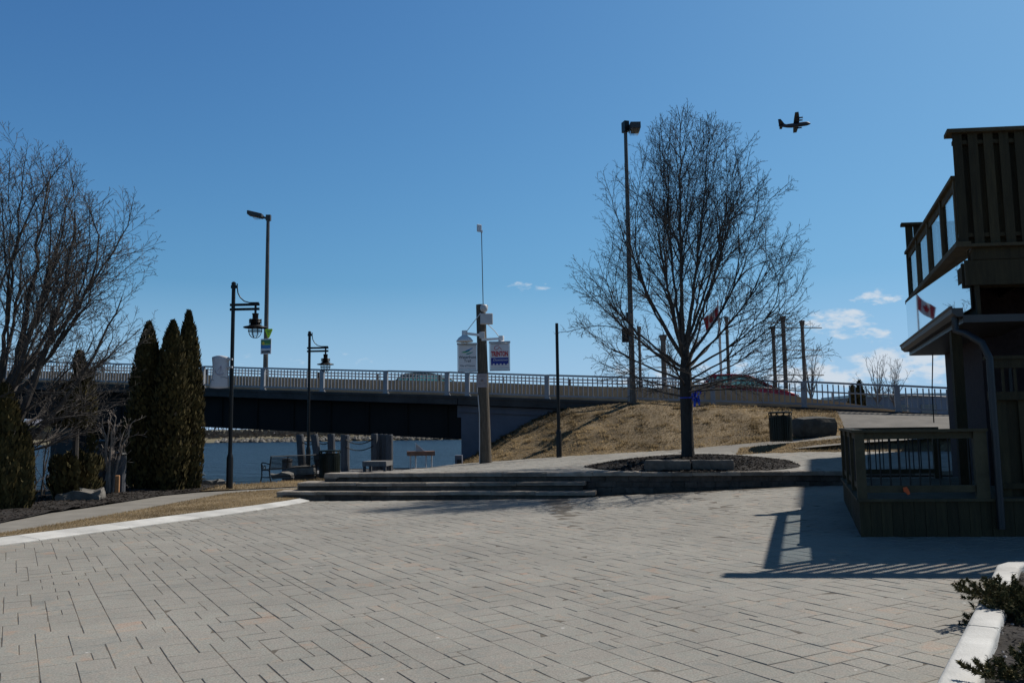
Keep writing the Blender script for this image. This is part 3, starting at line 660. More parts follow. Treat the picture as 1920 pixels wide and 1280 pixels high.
# barriers behind the sidewalk
def barrier(label, pts, posts):
    B = []
    for x, y in pts:
        p = onbridge(x, y, 1.9); X = p.x - .2425 * 1.9; B.append((X, p.z))
    t = thing('concrete_barrier', label, 'barrier', bp_(B[0][0], 1.9, zdeck(B[0][0])), 0, 'concrete barriers along the roadway')
    mb = MB(); xs = [B[0][0]] + [B[0][0] + (B[-1][0] - B[0][0]) * k / 24 for k in range(1, 24)] + [B[-1][0]]
    rings = []
    for X in xs:
        z1 = interp(B, X); z0 = min(zdeck(X) - .2 - .035 * max(0, X - 6), z1 - .3); rings.append([bp_(X, 1.78, z0), bp_(X, 2.2, z0), bp_(X, 2.06, z1), bp_(X, 1.86, z1)])
    mb.loft(rings); attach(mb.build('wall', M['conc']), t)
    return t, B
t, B = barrier('long tan concrete barrier topped with two thin pipe rails beside the roadway', [(-330, 686), (365, 702), (480, 705), (560, 708), (700, 711.5), (870, 715), (950, 718), (1100, 723.5), (1285, 728)], True)
for h in (.14, .28):
    mb = MB(); mb.tube([bp_(lerp(B[0][0], B[-1][0], k / 20), 1.96, interp(B, lerp(B[0][0], B[-1][0], k / 20)) + h) for k in range(21)], .028, 6); attach(mb.build('pipe_rail', M['rail']), t)
X = B[0][0] + .3
while X < B[-1][0]:
    mb = MB(); mb.box(bp_(X, 1.96, interp(B, X) + .15), (.07, .1, .32), ang); attach(mb.build('rail_post', M['concdark']), t); X += 3.1
t, B = barrier('tan concrete barrier sloping down towards the right end of the bridge', [(1287, 718.5), (1311, 721), (1400, 731.5), (1498, 743), (1589, 755), (1660, 766), (1755, 779)], False)
RL = [(1292, 716), (1400, 724), (1505, 733), (1590, 737), (1755, 743), (1900, 750)]
mb = MB(); pts = [onbridge(x, y, 1.95) for x, y in RL]; mb.tube(pts, .03, 6); attach(mb.build('pipe_rail', M['rail']), t)
for x in (1300, 1420, 1560, 1700):
    p = onbridge(x, interp(RL, x), 1.95); X = p.x - .2425 * 1.95; zb = min(interp(B, X), p.z - .1); mb = MB(); mb.tube([(p.x, p.y, zb - .05), p], .03, 6); attach(mb.build('rail_post', M['rail']), t)

# ------------------------------------------------------------------ street lamps and poles
def pole_to(mb, b, t, r0_, r1_, n=12): mb.tube([b, Vector(b).lerp(Vector(t), .5), t], [r0_, (r0_ + r1_) / 2, r1_], n)
def waterfront_lamp(label, loc, rz, H=5.92):
    t = thing('street_lamp', label, 'street lamp', loc, rz, 'black waterfront lamps with caged lanterns')
    mb = MB(); mb.lathe([(.1, -.3), (.1, .0), (.098, .1), (.098, .92), (.085, .98), (.06, 1.06), (.06, 1.1), (.057, H - .12), (.068, H - .12), (.068, H - .03), (.03, H)], 16); mb.build('pole', M['black'], t, True)
    for z in (.72, .86): mb = MB(); mb.box((.36, 0, H - z), (.92, .05, .075)); mb.build('arm', M['black'], t)
    mb = MB(); mb.box((.02, 0, H - .16), (.2, .05, .09)); mb.build('strut_bracket', M['black'], t)
    pts = [Vector((.11, 0, H - .06)), Vector((.115, 0, H - .2)), Vector((.14, 0, H - .36)), Vector((.22, 0, H - .5)), Vector((.34, 0, H - .61)), Vector((.5, 0, H - .66)), Vector((.8, 0, H - .665))]
    mb = MB(); mb.tube(pts, .018, 8); mb.build('strut', M['black'], t, True)
    x = .70; ln = MB(); c = (x, 0, H)
    ln.lathe([(.035, -.66), (.035, -1.0), (.1, -1.0), (.1, -1.03), (.088, -1.04), (.088, -1.17), (.12, -1.18), (.12, -1.24), (.11, -1.25), (.14, -1.33), (.2, -1.38), (.345, -1.415), (.36, -1.435), (.345, -1.445), (.2, -1.425), (.14, -1.42)], 24, c)
    for z in (-1.19, -1.235, -1.28): ln.lathe([(.12, z - .009), (.188, z - .012), (.192, z), (.188, z + .006), (.12, z + .003)], 24, c)
    for k in range(6):
        a = k * math.pi / 3; ln.tube([(x + .187 * math.cos(a), .187 * math.sin(a), H - 1.17), (x + .187 * math.cos(a), .187 * math.sin(a), H - 1.4)], .008, 5)
    lo = ln.build('lantern', M['black'], t, True)
    cg = MB()
    for k in range(8):
        a = k * math.pi / 4; cg.tube([(x + r_ * math.cos(a), r_ * math.sin(a), H + z) for r_, z in ((.2, -1.43), (.2, -1.56), (.18, -1.64), (.13, -1.71), (.07, -1.745), (.0, -1.755))], .009, 5)
    for z, r_ in ((-1.53, .207), (-1.555, .207)): cg.tube([(x + r_ * math.cos(k * math.pi / 10), r_ * math.sin(k * math.pi / 10), H + z) for k in range(21)], .009, 5)
    cg.build('cage', M['black'], lo)
    gb = MB(); gb.lathe([(.13, -1.43), (.135, -1.55), (.12, -1.64), (.08, -1.69), (.01, -1.705)], 16, c); gb.build('globe', M['globe'], lo, True)
    return t
l1 = onz(430, 916, -.09); waterfront_lamp('tall black waterfront lamp with caged lantern and white panel clamped to its post', l1, R(-3), 6.3)
l2 = ony(577.5, 877, 35.2); waterfront_lamp('smaller looking black caged lamp behind the bench, farther along the riverside', (l2.x, l2.y, -.1), R(-3))
# curled white panel on the first lamp
t = thing('curled_sign', 'curled white panel with faint sailing boat mark clamped to the black lamp post', 'panel', (l1.x - .06, l1.y, 2.95))
bm_ = MB(); rows = []
W2, H2 = .5, .93
for j in range(13):
    v = j / 12; r = []
    for i in range(11):
        u = i / 10; x = -.04 - W2 * u * (1 - .1 * math.sin(v * 3.1)) - .0; y = -.13 * math.sin(u * 2.4) * (1.0 - .3 * v) - .1 * (u - .2) ** 2 * 3 * (1 - v) * .6; z = H2 * v + .05 * math.sin(u * 3.1) * (1 if v > .5 else -.6); r.append(Vector((x, y, z)))
    rows.append(r)
for r in rows: bm_.v.extend(tuple(p) for p in r)
for j in range(12):
    for i in range(10): bm_.f.append((j * 11 + i, j * 11 + i + 1, (j + 1) * 11 + i + 1, (j + 1) * 11 + i)); bm_.t.append(.5)
o = bm_.build('sheet', M['signwhite'], t, True); sm = o.modifiers.new('thickness', 'SOLIDIFY'); sm.thickness = .008
def on_panel(u, v): 
    i, j = clamp(u, 0, 1) * 9.999, clamp(v, 0, 1) * 11.999; a, b = int(i), int(j); p = rows[b][a].lerp(rows[b][a + 1], i - a).lerp(rows[b + 1][a].lerp(rows[b + 1][a + 1], i - a), j - b); return p + Vector((0, -.016, 0))
lg = MB()
def stroke(mb, pts, wd): mb.tube(pts, wd, 5)
stroke(lg, [on_panel(.25, .5), on_panel(.45, .46), on_panel(.7, .48), on_panel(.82, .56)], .009); stroke(lg, [on_panel(.8, .55), on_panel(.62, .44), on_panel(.4, .42), on_panel(.3, .46)], .007)
stroke(lg, [on_panel(.5, .5), on_panel(.42, .66)], .007); stroke(lg, [on_panel(.42, .66), on_panel(.36, .53)], .006); stroke(lg, [on_panel(.42, .66), on_panel(.66, .53)], .006)
lg.build('emblem', mat('faded_lilac', (.35, .33, .42), .7, .1), t)
for ln_ in ([on_panel(.02, .3), on_panel(.2, .36), on_panel(.45, .36)], [on_panel(.98, .27), on_panel(.8, .25)]): sw = MB(); stroke(sw, ln_, .006); sw.build('line', M['txt'], t)
cl = MB()
for z in (.62, .86): cl.box((.02, -.03, z), (.16, .16, .05)); 
cl.box((-.04, -.03, .74), (.05, .05, .36)); cl.build('clamp', M['boxgrey'], t)
# headless black pole
hp = ony(1048.5, 857.5, 31.0)
t = thing('lamp_post', 'plain black post without a lantern in front of the grass bank', 'post', hp)
mb = MB(); mb.lathe([(.1, -.3), (.1, 0), (.1, .93), (.085, .98), (.068, 1.03)], 16); mb.build('plinth', M['black'], t, True)
mb = MB(); mb.lathe([(.064, 1.0), (.058, 5.0)], 16); mb.build('shaft', M['black'], t, True)
# tall road lights
tp = onbridge(1187, 757, -.45); tt = onbridge(1175, 238, -.45); hh = tt.z - tp.z
t = thing('road_light', 'very tall grey road light pole standing behind the bare tree at the railing', 'road light', tp)
mb = MB(); mb.tube([(0, 0, -.5), (0, 0, .02), (0, 0, hh * .5), (0, 0, hh)], [.135, .135, .105, .075], 12); mb.box((0, 0, .03), (.44, .44, .06)); mb.build('pole', M['lamp_steel'], t, True)
mb = MB(); mb.box((.0, 0, hh + .0), (.22, .34, .46), .3); mb.box((.25, -.1, hh - .06), (.4, .12, .12), -.2); mb.build('bracket', M['black'], t)
mb = MB(); mb.loft([[Vector((.38 + x * s, -.15 + y * s * 1.4, hh - .05 + z)) for x, y in ((-.22, -.25), (.22, -.25), (.22, .25), (-.22, .25))] for z, s in ((.12, .85), (.1, 1), (-.16, 1), (-.2, .9))]); lo = mb.build('lamp_head', M['darkmetal'], t)
mb = MB(); mb.loft([[Vector((.38 + x * s, -.15 + y * s * 1.4, hh - .05 + z)) for x, y in ((-.2, -.24), (.2, -.24), (.2, .24), (-.2, .24))] for z, s in ((-.2, 1), (-.3, .9), (-.34, .5))]); mb.build('lens', M['globe'], lo)
for (z, x, w_, h_) in ((2.95, -.2, .52, .6), (3.75, -.16, .18, .42)):
    mb = MB(); mb.box((x + .08, .16, z), (w_, .03, h_)); mb.box((x + .1, .12, z + .12), (.22, .06, .05)); mb.box((x + .1, .12, z - .12), (.22, .06, .05)); mb.build('sign_plate', M['black'], t)
lp = onbridge(497.5, 712, 2.5); lt = onbridge(501, 408, 2.5); hh = lt.z - lp.z
t = thing('road_light', 'rusty grey road light pole with flat lamp head pointing left over the bridge', 'road light', lp)
mb = MB(); mb.tube([(0, 0, -.4), (0, 0, .02), (0, 0, hh * .5), (0, 0, hh)], [.13, .13, .105, .085], 12); mb.box((0, 0, .02), (.4, .4, .05)); mb.build('pole', M['lamp_steel'], t, True)
mb = MB(); mb.box((.02, 0, hh - .02), (.24, .2, .3)); mb.obox((-.05, 0, hh - .05), (-.3, -.05, hh + .02), .1, .1); mb.build('bracket', M['darkmetal'], t)
mb = MB(); mb.loft([[Vector((-.62 + x * s, -.1 + y * s, hh + .12 + z - .22 * x)) for x, y in ((-.4, -.24), (.36, -.2), (.36, .2), (-.4, .24))] for z, s in ((.12, .9), (.1, 1), (-.08, 1), (-.11, .85))]); lo = mb.build('lamp_head', M['darkmetal'], t)
mb = MB(); mb.loft([[Vector((-.55 + x * s, -.1 + y * s, hh + .12 + z)) for x, y in ((-.2, -.18), (.2, -.18), (.2, .18), (-.2, .18))] for z, s in ((-.1, 1), (-.2, .85), (-.23, .4))]); mb.build('lens', M['globe'], lo)
# signs on the left road light
def px_rect(x0, y0, x1, y1, off):
    return onbridge(x0, y0, off), onbridge(x1, y0, off), onbridge(x1, y1, off), onbridge(x0, y1, off)
a, b, c, d = px_rect(489, 635, 508.5, 663.5, 2.28)
t = thing('poster_sign', 'green and blue poster with small yellow sun and dark strip on road light pole', 'sign', (a + c) / 2, ang)
w_, h_ = (b - a).length, (a - d).length
mb = MB(); mb.box((0, 0, 0), (w_, .02, h_)); mb.build('board', M['signwhite'], t)
mb = MB(); mb.box((0, -.013, h_ * .27), (w_ * .92, .006, h_ * .3)); mb.build('green_field', M['signgreen'], t)
mb = MB(); mb.box((0, -.0135, -h_ * .015), (w_ * .92, .006, h_ * .25)); mb.build('blue_field', M['logoblue'], t)
mb = MB(); mb.plate([(-.15 + .075 * math.cos(k * .785), -.0175, h_ * .2 + .1 * math.sin(k * .785)) for k in range(8)], (0, -1, 0), .004); mb.build('sun_mark', M['sun'], t)
mb = MB(); mb.box((.07, -.018, h_ * .17), (w_ * .5, .004, .02)); mb.box((.07, -.018, h_ * .1), (w_ * .52, .004, .018)); mb.build('stripe', M['lime'], t)
mb = MB(); mb.box((0, -.0125, -h_ * .36), (w_ * .8, .005, h_ * .16)); lo = mb.build('lettering_strip', M['txt'], t)
mb = MB(); mb.tube([(-.17, -.017, -h_ * .4), (-.14, -.017, -h_ * .32), (-.09, -.017, -h_ * .4), (-.05, -.017, -h_ * .33), (0, -.017, -h_ * .4), (.04, -.017, -h_ * .32), (.09, -.017, -h_ * .4), (.13, -.017, -h_ * .33), (.17, -.017, -h_ * .39)], .008, 4); mb.build('illegible_marks', M['signgrey'], lo)
a, b, c, d = px_rect(496.5, 616.5, 511, 633.5, 2.26)
t = thing('warning_triangle', 'small lime yellow triangle pointing down on the road light pole', 'sign', (a + c) / 2, ang); w_, h_ = (b - a).length / 2, (a - d).length / 2
mb = MB(); mb.plate([(-w_, 0, h_ * .8), (-w_ * .85, 0, h_), (w_ * .85, 0, h_), (w_, 0, h_ * .8), (.03, 0, -h_), (-.03, 0, -h_)], (0, 1, 0), .015); mb.build('board', M['lime'], t)
mb = MB(); mb.box((0, -.004, h_ * .62), (w_ * 1.1, .004, .03)); mb.box((0, -.004, h_ * .3), (w_ * .8, .004, .04)); mb.box((0, -.004, -h_ * .1), (w_ * .4, .004, .03)); mb.build('marking', M['signgreen'], t)

# ------------------------------------------------------------------ utility pole with lamps, boxes and banners
up_b = ony(910.5, 866, 30.6); s_ = 30.6 / F
t = thing('utility_pole', 'thick wooden utility pole carrying two white lamps, grey box and thin mast', 'utility pole', up_b)
UH = 295 * s_; lean = -.125
ux = lambda z: lean * z / UH
mb = MB(); mb.tube([(0, 0, -.4), (0, 0, 0), (ux(UH * .3), 0, UH * .3), (ux(UH * .7), 0, UH * .7), (ux(UH), 0, UH)], [.235, .225, .205, .185, .175], 18); po = mb.build('pole', M['polewood'], t, True)
mb = MB(); mb.tube([(-.21, -.14, 0), (-.2, -.13, UH * .3), (-.2 + ux(UH * .4), -.13, UH * .42)], .02, 6); mb.tube([(.165 + ux(UH * .6), -.1, UH * .3), (.165 + ux(UH), -.1, UH * .75)], .02, 6); mb.build('conduit', M['boxgrey'], t, True)
MH = 140 * s_
mb = MB(); mb.tube([(ux(UH) + .1, -.17, UH - .35), (ux(UH) + .06, -.17, UH + MH)], .016, 6); ma = mb.build('mast', M['darkmetal'], t)
mb = MB(); mb.box((ux(UH) - .02, -.2, UH + MH + .1), (.2, .05, .28), .6, bev=.012); mb.box((ux(UH) + .07, -.17, UH + MH - .02), (.07, .07, .08)); mb.build('antenna_panel', M['signwhite'], ma)
mb = MB(); mb.box((.22 + ux(UH), -.26, UH - .57), (.46, .2, .4), bev=.02); mb.build('junction_box', M['boxgrey'], t)
mb = MB(); mb.lathe([(.05, .16), (.1, .15), (.135, .1), (.14, -.02), (.13, -.05), (.1, -.1), (.0, -.13)], 16, (.13 + ux(UH), -.3, UH - .2)); mb.box((.1, -.2, UH - .1), (.1, .2, .08)); mb.build('camera_dome', M['boxgrey'], t, True)
def flood(sgn, x, y, z, full):
    g = MB(); g.lathe([(.1, .3), (.105, .29), (.105, .12), (.13, .1), (.22, .04), (.3, -.06), (.315, -.1), (.3, -.115), (.0, -.1)], 24, (x, y, z)); lo = g.build('lamp', M['whitepaint'], t, True)
    c = MB()
    for k in range(3):
        a = k * math.pi / 3; c.tube([(x + r_ * math.cos(a) * s2, y + r_ * math.sin(a) * s2, z + q) for r_, q, s2 in ((.12, -.11, 1), (.11, -.18, 1), (.06, -.22, 1), (0, -.23, 1), (.06, -.22, -1), (.11, -.18, -1), (.12, -.11, -1))], .01, 5)
    c.build('cage', M['boxgrey'], lo)
    ar = MB(); ar.obox((x, y, z + .2), (-.1 * 0 + ux(UH * .78), -.2, z + .12), .07, .09); ar.tube([(x + .1 * -sgn, y, z + .3), (x + .25 * -sgn, y, z + .5), (ux(UH) * 0 + .13 * sgn * -1 * -1 * 0 + ux(UH), -.18, z + .95)], .015, 6); ar.build('lamp_arm', M['whitepaint'], t)
flood(-1, -.72, -.2, UH * .775 + .02, True); flood(1, .62, .25, UH * .75, False)
mb = MB(); mb.box((-.08, -.21, UH * .8), (.2, .07, .24), bev=.01); mb.build('bracket_box', M['boxgrey'], t)
mb = MB(); mb.box((-.02 + ux(UH * .55), -.235, UH * .512), (.37, .012, .5)); no_ = mb.build('notice', mat('faded_notice', (.3, .27, .28), .8, .15, 8), t)
mb = MB()
for k, wv in enumerate((.26, .22, .28, .2)): mb.box((-.02 + ux(UH * .55), -.2425, UH * .512 + .17 - k * .035 - (.2 if k > 1 else 0)), (wv, .003, .012))
mb.lathe([(.035, -.04), (.05, 0), (.035, .04)], 8, (-.03 + ux(UH * .55), -.242, UH * .512)); mb.build('print', mat('faded_print', (.2, .17, .17), .8, .15, 8), no_)
def upt(x, y): q = ony(x, y, 30.45); return q
# left banner
def banner(label, px, rz, flip):
    x0, y0, x1, y1 = px; a, b, d = upt(x0, y0), upt(x1, y0), upt(x0, y1); c = (upt(x0, y0) + upt(x1, y1)) / 2; w_, h_ = (b - a).length, (a - d).length
    t = thing('banner_sign', label, 'banner', c, rz, 'banners on the wooden pole')
    mb = MB(); mb.box((0, 0, 0), (w_ * .93, .012, h_ * .88)); mb.build('cloth', M['signwhite'], t)
    mb = MB(); mb.box((0, 0, h_ * .475), (w_ * 1.06, .06, h_ * .06)); mb.box((0, 0, -h_ * .475), (w_ * 1.0, .05, h_ * .055)); mb.box((-w_ * .49, 0, 0), (.022, .03, h_ * .93)); mb.box((w_ * .49, 0, 0), (.022, .03, h_ * .93)); mb.build('frame', M['signgrey'], t)
    mb = MB(); mb.box((0, -.02, h_ * .425), (w_ * .9, .008, .012)); mb.box((0, -.02, -h_ * .435), (w_ * .9, .008, .014)); mb.build('edge_line', M['txt'], t)
    return t, w_, h_
t, w_, h_ = banner('white banner with blue and green wave marks left of the wooden pole', (858, 643, 895, 697), .05, 0)
def leaf(mb, cx, cz, L_, H_, sh): mb.plate([(cx + L_ * u + sh * v * 0, -.0085, cz + H_ * v + sh * u) for u, v in ((-1, -.15), (-.6, .35), (0, .55), (.6, .75), (1, .95), (.7, .2), (.2, -.4), (-.4, -.6))], (0, -1, 0), .004)
q = MB(); leaf(q, .06, h_ * .26, .16, .05, .05); q.build('logo', M['logoblue'], t)
q = MB(); leaf(q, -.06, h_ * .19, .17, .05, .015); q.build('logo', M['logogreen'], t)
q = MB(); leaf(q, .07, h_ * .135, .15, .045, .03); q.build('logo', M['logoteal'], t)
text('lettering', 'Waterfront', .135, M['txt'], t, (0, -.008, h_ * .005), (R(90), 0, 0), 1.0, bold=.002); text('lettering', 'Trail', .14, M['txt'], t, (0, -.008, -h_ * .12), (R(90), 0, 0), 1.0, bold=.002); text('lettering', 'City of Trenton', .085, M['txt'], t, (0, -.008, -h_ * .285), (R(90), 0, 0), 1.0, bold=.001)
t, w_, h_ = banner('white banner lettered in red over a blue notched band right of the pole', (918, 640, 956, 695), -.04, 1)
text('lettering', 'TRENTON', .2, M['red'], t, (0, -.011, h_ * .07), (R(90), 0, 0), .62, bold=.008).scale = (.66, 1.25, 1)
q = MB(); zt, zb = -h_ * .05, -h_ * .3; n = 10; poly = [(-w_ * .43, -.0085, zt), (-w_ * .43, -.0085, zb)]
for k in range(n):
    x0 = lerp(-w_ * .43, w_ * .43, k / n); x1 = lerp(-w_ * .43, w_ * .43, (k + 1) / n); zz = zb if k % 2 == 0 else zb + .05; poly += [(x0, -.0085, zz), (x1, -.0085, zz)]
poly += [(w_ * .43, -.0085, zt)]
q.plate(poly, (0, -1, 0), .003); q.build('blue_band', M['blue'], t)
text('lettering', 'Downtown', .13, M['signwhite'], t, (.02, -.013, -h_ * .13), (R(90), 0, 0), .9, shear=.3)
q = MB(); q.tube([(-.1 + .09 * math.cos(a) * (1 + .2 * math.sin(a)), -.012, h_ * .29 + .075 * math.sin(a) + .03 * math.cos(a)) for a in [k * .35 + .6 for k in range(17)]] + [(.02, -.012, h_ * .27), (.08, -.012, h_ * .21)], .009, 5); q.build('emblem', M['red'], t)
# hanging blue ribbon etc. come with the tree
# ------------------------------------------------------------------ bare trees
def bezpts(a, b, c, n): return [a * (1 - t) ** 2 + b * 2 * t * (1 - t) + c * t * t for t in [k / n for k in range(n + 1)]]
def rvec(rg, s=1.0): return Vector((rg.gauss(0, s), rg.gauss(0, s), rg.gauss(0, s)))
def shoot(mb, rg, p, d, L_, r, lvl, env, spec, upb):
    """one branch: wanders, turns up, carries smaller shoots"""
    seg = spec['seg'][lvl]; n = max(2, int(L_ / seg)); pts = [p.copy()]; dirs = [d.copy()]
    for k in range(n):
        d = (d + rvec(rg, spec['wob'][lvl]) + Vector((0, 0, upb))).normalized(); q = pts[-1] + d * (L_ / n)
        pts.append(q); dirs.append(d.copy())
        if env and env(q) > rg.uniform(.98, 1.12): break
    m = len(pts) - 1; rend = spec['rmin']; rad = [max(rend, r * (1 - .8 * k / m)) for k in range(m + 1)]
    mb.tube(pts, rad, spec['sides'][lvl], False, clamp(rg.gauss(.5, .25), 0, 1))
    if lvl + 1 < len(spec['seg']): sprout(mb, rg, pts, rad, lvl, env, spec, upb, L_)
def sprout(mb, rg, pts, rad, lvl, env, spec, upb, L_, t0=None):
    sp = spec['space'][lvl]; tot = sum((pts[i + 1] - pts[i]).length for i in range(len(pts) - 1)); s = (spec['start'][lvl] if t0 is None else t0) * tot + rg.uniform(0, sp); side = rg.uniform(0, 6.28)
    while s < tot * .98:
        acc = 0
        for i in range(len(pts) - 1):
            l_ = (pts[i + 1] - pts[i]).length
            if acc + l_ >= s: break
            acc += l_
        t = (s - acc) / max(l_, 1e-6); p = pts[i].lerp(pts[i + 1], t); tg = (pts[i + 1] - pts[i]).normalized(); r = lerp(rad[i], rad[i + 1], t)
        side += 2.4 + rg.uniform(-.5, .5); a = tg.orthogonal().normalized(); a = Matrix.Rotation(side, 3, tg) @ a; an = R(rg.uniform(*spec['angle'][lvl])); d = (tg * math.cos(an) + a * math.sin(an)); d.z += spec['lift'][lvl]; d.normalize()
        fr = s / tot; Lc = spec['len'][lvl] * L_ * (1 - .45 * fr) * rg.uniform(.55, 1.25); Lc = clamp(Lc, spec['lmin'][lvl], spec['lmax'][lvl])
        shoot(mb, rg, p, d, Lc, max(spec['rmin'], min(r * .62, .011 * Lc + .002)), lvl + 1, env, spec, upb); s += sp * rg.uniform(.6, 1.4)
SPEC = dict(seg=[.3, .2, .13, .09], wob=[.03, .05, .055, .065], sides=[6, 4, 3, 3], space=[.19, .125, .095], start=[.34, .1, .1], angle=[(22, 42), (26, 50), (30, 58)], lift=[.05, .04, .02], len=[.5, .46, .5], lmin=[.4, .22, .1], lmax=[2.6, 1.0, .36], rmin=.0042)
def bare_tree(name, label, base, limbs, env, seed, trunk, spec=SPEC, group=None, barkm='bark', twigm='twig', upb=.03, tn=14, cat='tree'):
    """limbs: (start z, target point, bend) relative to the base; trunk: [(point, radius)]"""
    rg = random.Random(seed); t = thing(name, label, cat, base, 0, group)
    mb = MB(); pts = [Vector(p) for p, r in trunk]; mb.tube(pts, [r for p, r in trunk], tn); mb.build('trunk', M[barkm], t, True)
    cr = MB()
    for (sp_, tgt, ctrl, r) in limbs:
        a, c = Vector(sp_), Vector(tgt); b = Vector(ctrl); pl = bezpts(a, b, c, max(6, int((c - a).length / .35))); pl = [pl[0]] + [p + rvec(rg, .035 * (i / len(pl)) + .008) for i, p in enumerate(pl[1:])]
        rad = [max(.008, r * (1 - .88 * (i / (len(pl) - 1)) ** .8)) for i in range(len(pl))]; cr.tube(pl, rad, 7, True); L_ = (c - a).length
        sprout(cr, rg, pl, rad, 0, env, spec, upb, L_ * .62)
        shoot(cr, rg, pl[-1], (pl[-1] - pl[-2]).normalized(), .5, .009, 1, env, spec, upb)
    cr.build('crown', M[twigm], t)
    return t
# main tree
mb0 = ony(1290, 855, 23.0); mbase = Vector((mb0.x, 23.0, bed_z(mb0.x, 23.0) - .02)); MH_ = 10.25 - mbase.z
def env_main(p): # >1 outside the crown (p relative to the base)
    z = p.z
    if z < 1.0: return 2
    prof = interp(PROF_MAIN, z)
    return math.hypot(p.x - .26, p.y) / max(prof * 1.03, .01)
def fan_limbs(seed, prof, off, z0, z1, zmin, zmax, n, r0, x0=0.0, forks=2):
    """leaders that fan out evenly to the crown surface, each forking once or twice on the way"""
    rg = random.Random(seed); out = []
    def to(st_, a, zz, f, r, tan=None):
        rr = max(.12, interp(prof, zz) * f); tgt = Vector((off + rr * math.cos(a), rr * math.sin(a), zz)); o = Vector((math.cos(a), math.sin(a), 0)); d = tgt - st_
        if tan is None: ctrl = st_ + d * .5 + o * (.13 * rr) - Vector((0, 0, .07 * abs(d.z)))
        else: ctrl = st_ + tan * d.length * .4 + d * .12
        out.append((st_, tgt, ctrl, r)); return bezpts(st_, ctrl, tgt, 10)
    for k in range(n):
        u = (k + .5) / n; zz = lerp(zmin, zmax, u ** 1.2) + rg.uniform(-.25, .25); zz = min(zz, zmax); a = k * 2.39996 + rg.uniform(-.25, .25); f = .94 - .22 * rg.random() if zz < 5.5 else .95 - .5 * rg.random() ** 1.3
        st_ = Vector((x0 + .05 * math.cos(a), .05 * math.sin(a), lerp(z0, z1, clamp(u * 1.1, 0, 1)) + rg.uniform(-.12, .12))); r = r0 * (.55 + .45 * u) * rg.uniform(.85, 1.1); pl = to(st_, a, zz, f, r)
        for q in range(forks):
            m_ = rg.choice((3, 4, 5, 6)); tan = (pl[m_ + 1] - pl[m_]).normalized(); z2 = clamp(zz + rg.uniform(-1.3, 1.1), zmin, zmax); to(pl[m_], a + rg.choice((-1, 1)) * rg.uniform(.25, .7), z2, rg.uniform(.6, .95), r * .5, tan)
    return out
PROF_MAIN = [(1.0, 1.6), (1.6, 2.6), (2.45, 3.4), (3.05, 3.65), (3.8, 3.68), (5.3, 3.45), (6.5, 3.1), (7.4, 2.75), (7.9, 2.5), (8.4, 2.1), (9.0, 1.35), (9.5, .65), (9.9, .15), (10.2, .02)]
fork = 2.05
limbs = fan_limbs(41, PROF_MAIN, .28, 1.7, 3.0, 1.9, 9.2, 32, .052, forks=3)
limbs.append(((0, 0, fork), (.1, .1, 9.8), (-.05, 0, 5.5), .08))
bare_tree('bare_tree', 'large rounded bare tree with dark trunk growing from the mulch bed', mbase, limbs, env_main, 3, [((0, 0, -.2), .24), ((0, 0, .0), .2), ((0, 0, .18), .175), ((.0, 0, 1.0), .165), ((.01, 0, 1.7), .175), ((.01, 0, 2.2), .17), ((.03, .0, 3.0), .1), ((.03, 0, 3.4), .06)])
# ribbon on its trunk
rb = ony(1302, 745, 22.82); t = thing('ribbon_bow', 'shiny blue ribbon bow tied around the tree trunk', 'ribbon', rb)
mb = MB()
for k in range(9):
    a = k * .7; ln = rg.uniform(.12, .24); d = Vector((math.cos(a) * .6 + .15, -.25 - .2 * rg.random(), math.sin(a))); e = Vector((-math.sin(a) * .5, .2, math.cos(a))) ; p0 = Vector((0, 0, 0))
    ring = [p0, d * ln * .6 + e * .05, d * ln + e * .03, d * ln * 1.02 - e * .04, d * ln * .6 - e * .05]; w3 = Vector((.02, -.06, .01))
    mb.add([p for p in ring] + [p + w3 for p in ring], [(i, (i + 1) % 5, (i + 1) % 5 + 5, i + 5) for i in range(5)])
mb.build('loops', M['ribbon'], t)
mb = MB(); cx = mbase.x - rb.x; mb.lathe([(.185, -.012), (.19, 0), (.185, .012)], 18, (cx + .01, mbase.y - rb.y, 0), caps=False); mb.build('band', M['ribbon'], t)
mb = MB(); mb.quad((-.03, -.08, -.02), (.03, -.08, -.02), (.0, -.1, -.26), (-.06, -.1, -.25)); mb.quad((.05, -.08, -.02), (.1, -.08, -.02), (.13, -.1, -.2), (.09, -.1, -.22)); mb.build('tail', M['ribbon'], t)
# left tree: several leaders
lb = ony(6, 950, 19.6); lbase = Vector((-12.15, 19.6, -.05))
def env_left(p):
    z = p.z
    if z < .5: return 2
    prof = interp([(.5, 1.2), (1.4, 2.2), (2.2, 2.8), (3, 3.25), (4, 3.65), (5.2, 3.75), (6.5, 3.15), (7.5, 2.7), (8.2, 2.1), (8.9, 1.1), (9.3, .2), (10, .02)], z)
    return math.hypot(p.x - .1, p.y) / prof
PROF_LEFT = [(.5, 1.2), (1.4, 2.2), (2.2, 2.8), (3, 3.25), (4, 3.65), (5.2, 3.75), (6.5, 3.15), (7.5, 2.7), (8.2, 2.1), (8.9, 1.1), (9.3, .2), (10, .02)]
limbs = fan_limbs(77, PROF_LEFT, .1, 1.0, 2.6, 1.6, 8.5, 34, .074, forks=3)
for z0_, tg_, r_ in ((1.0, (1.9, -.3, 6.9), .13), (1.3, (.9, .2, 8.0), .12), (.9, (3.0, -.2, 4.9), .1)): limbs.append(((.04, 0, z0_), tg_, (tg_[0] * .62, 0, z0_ + (tg_[2] - z0_) * .34), r_))
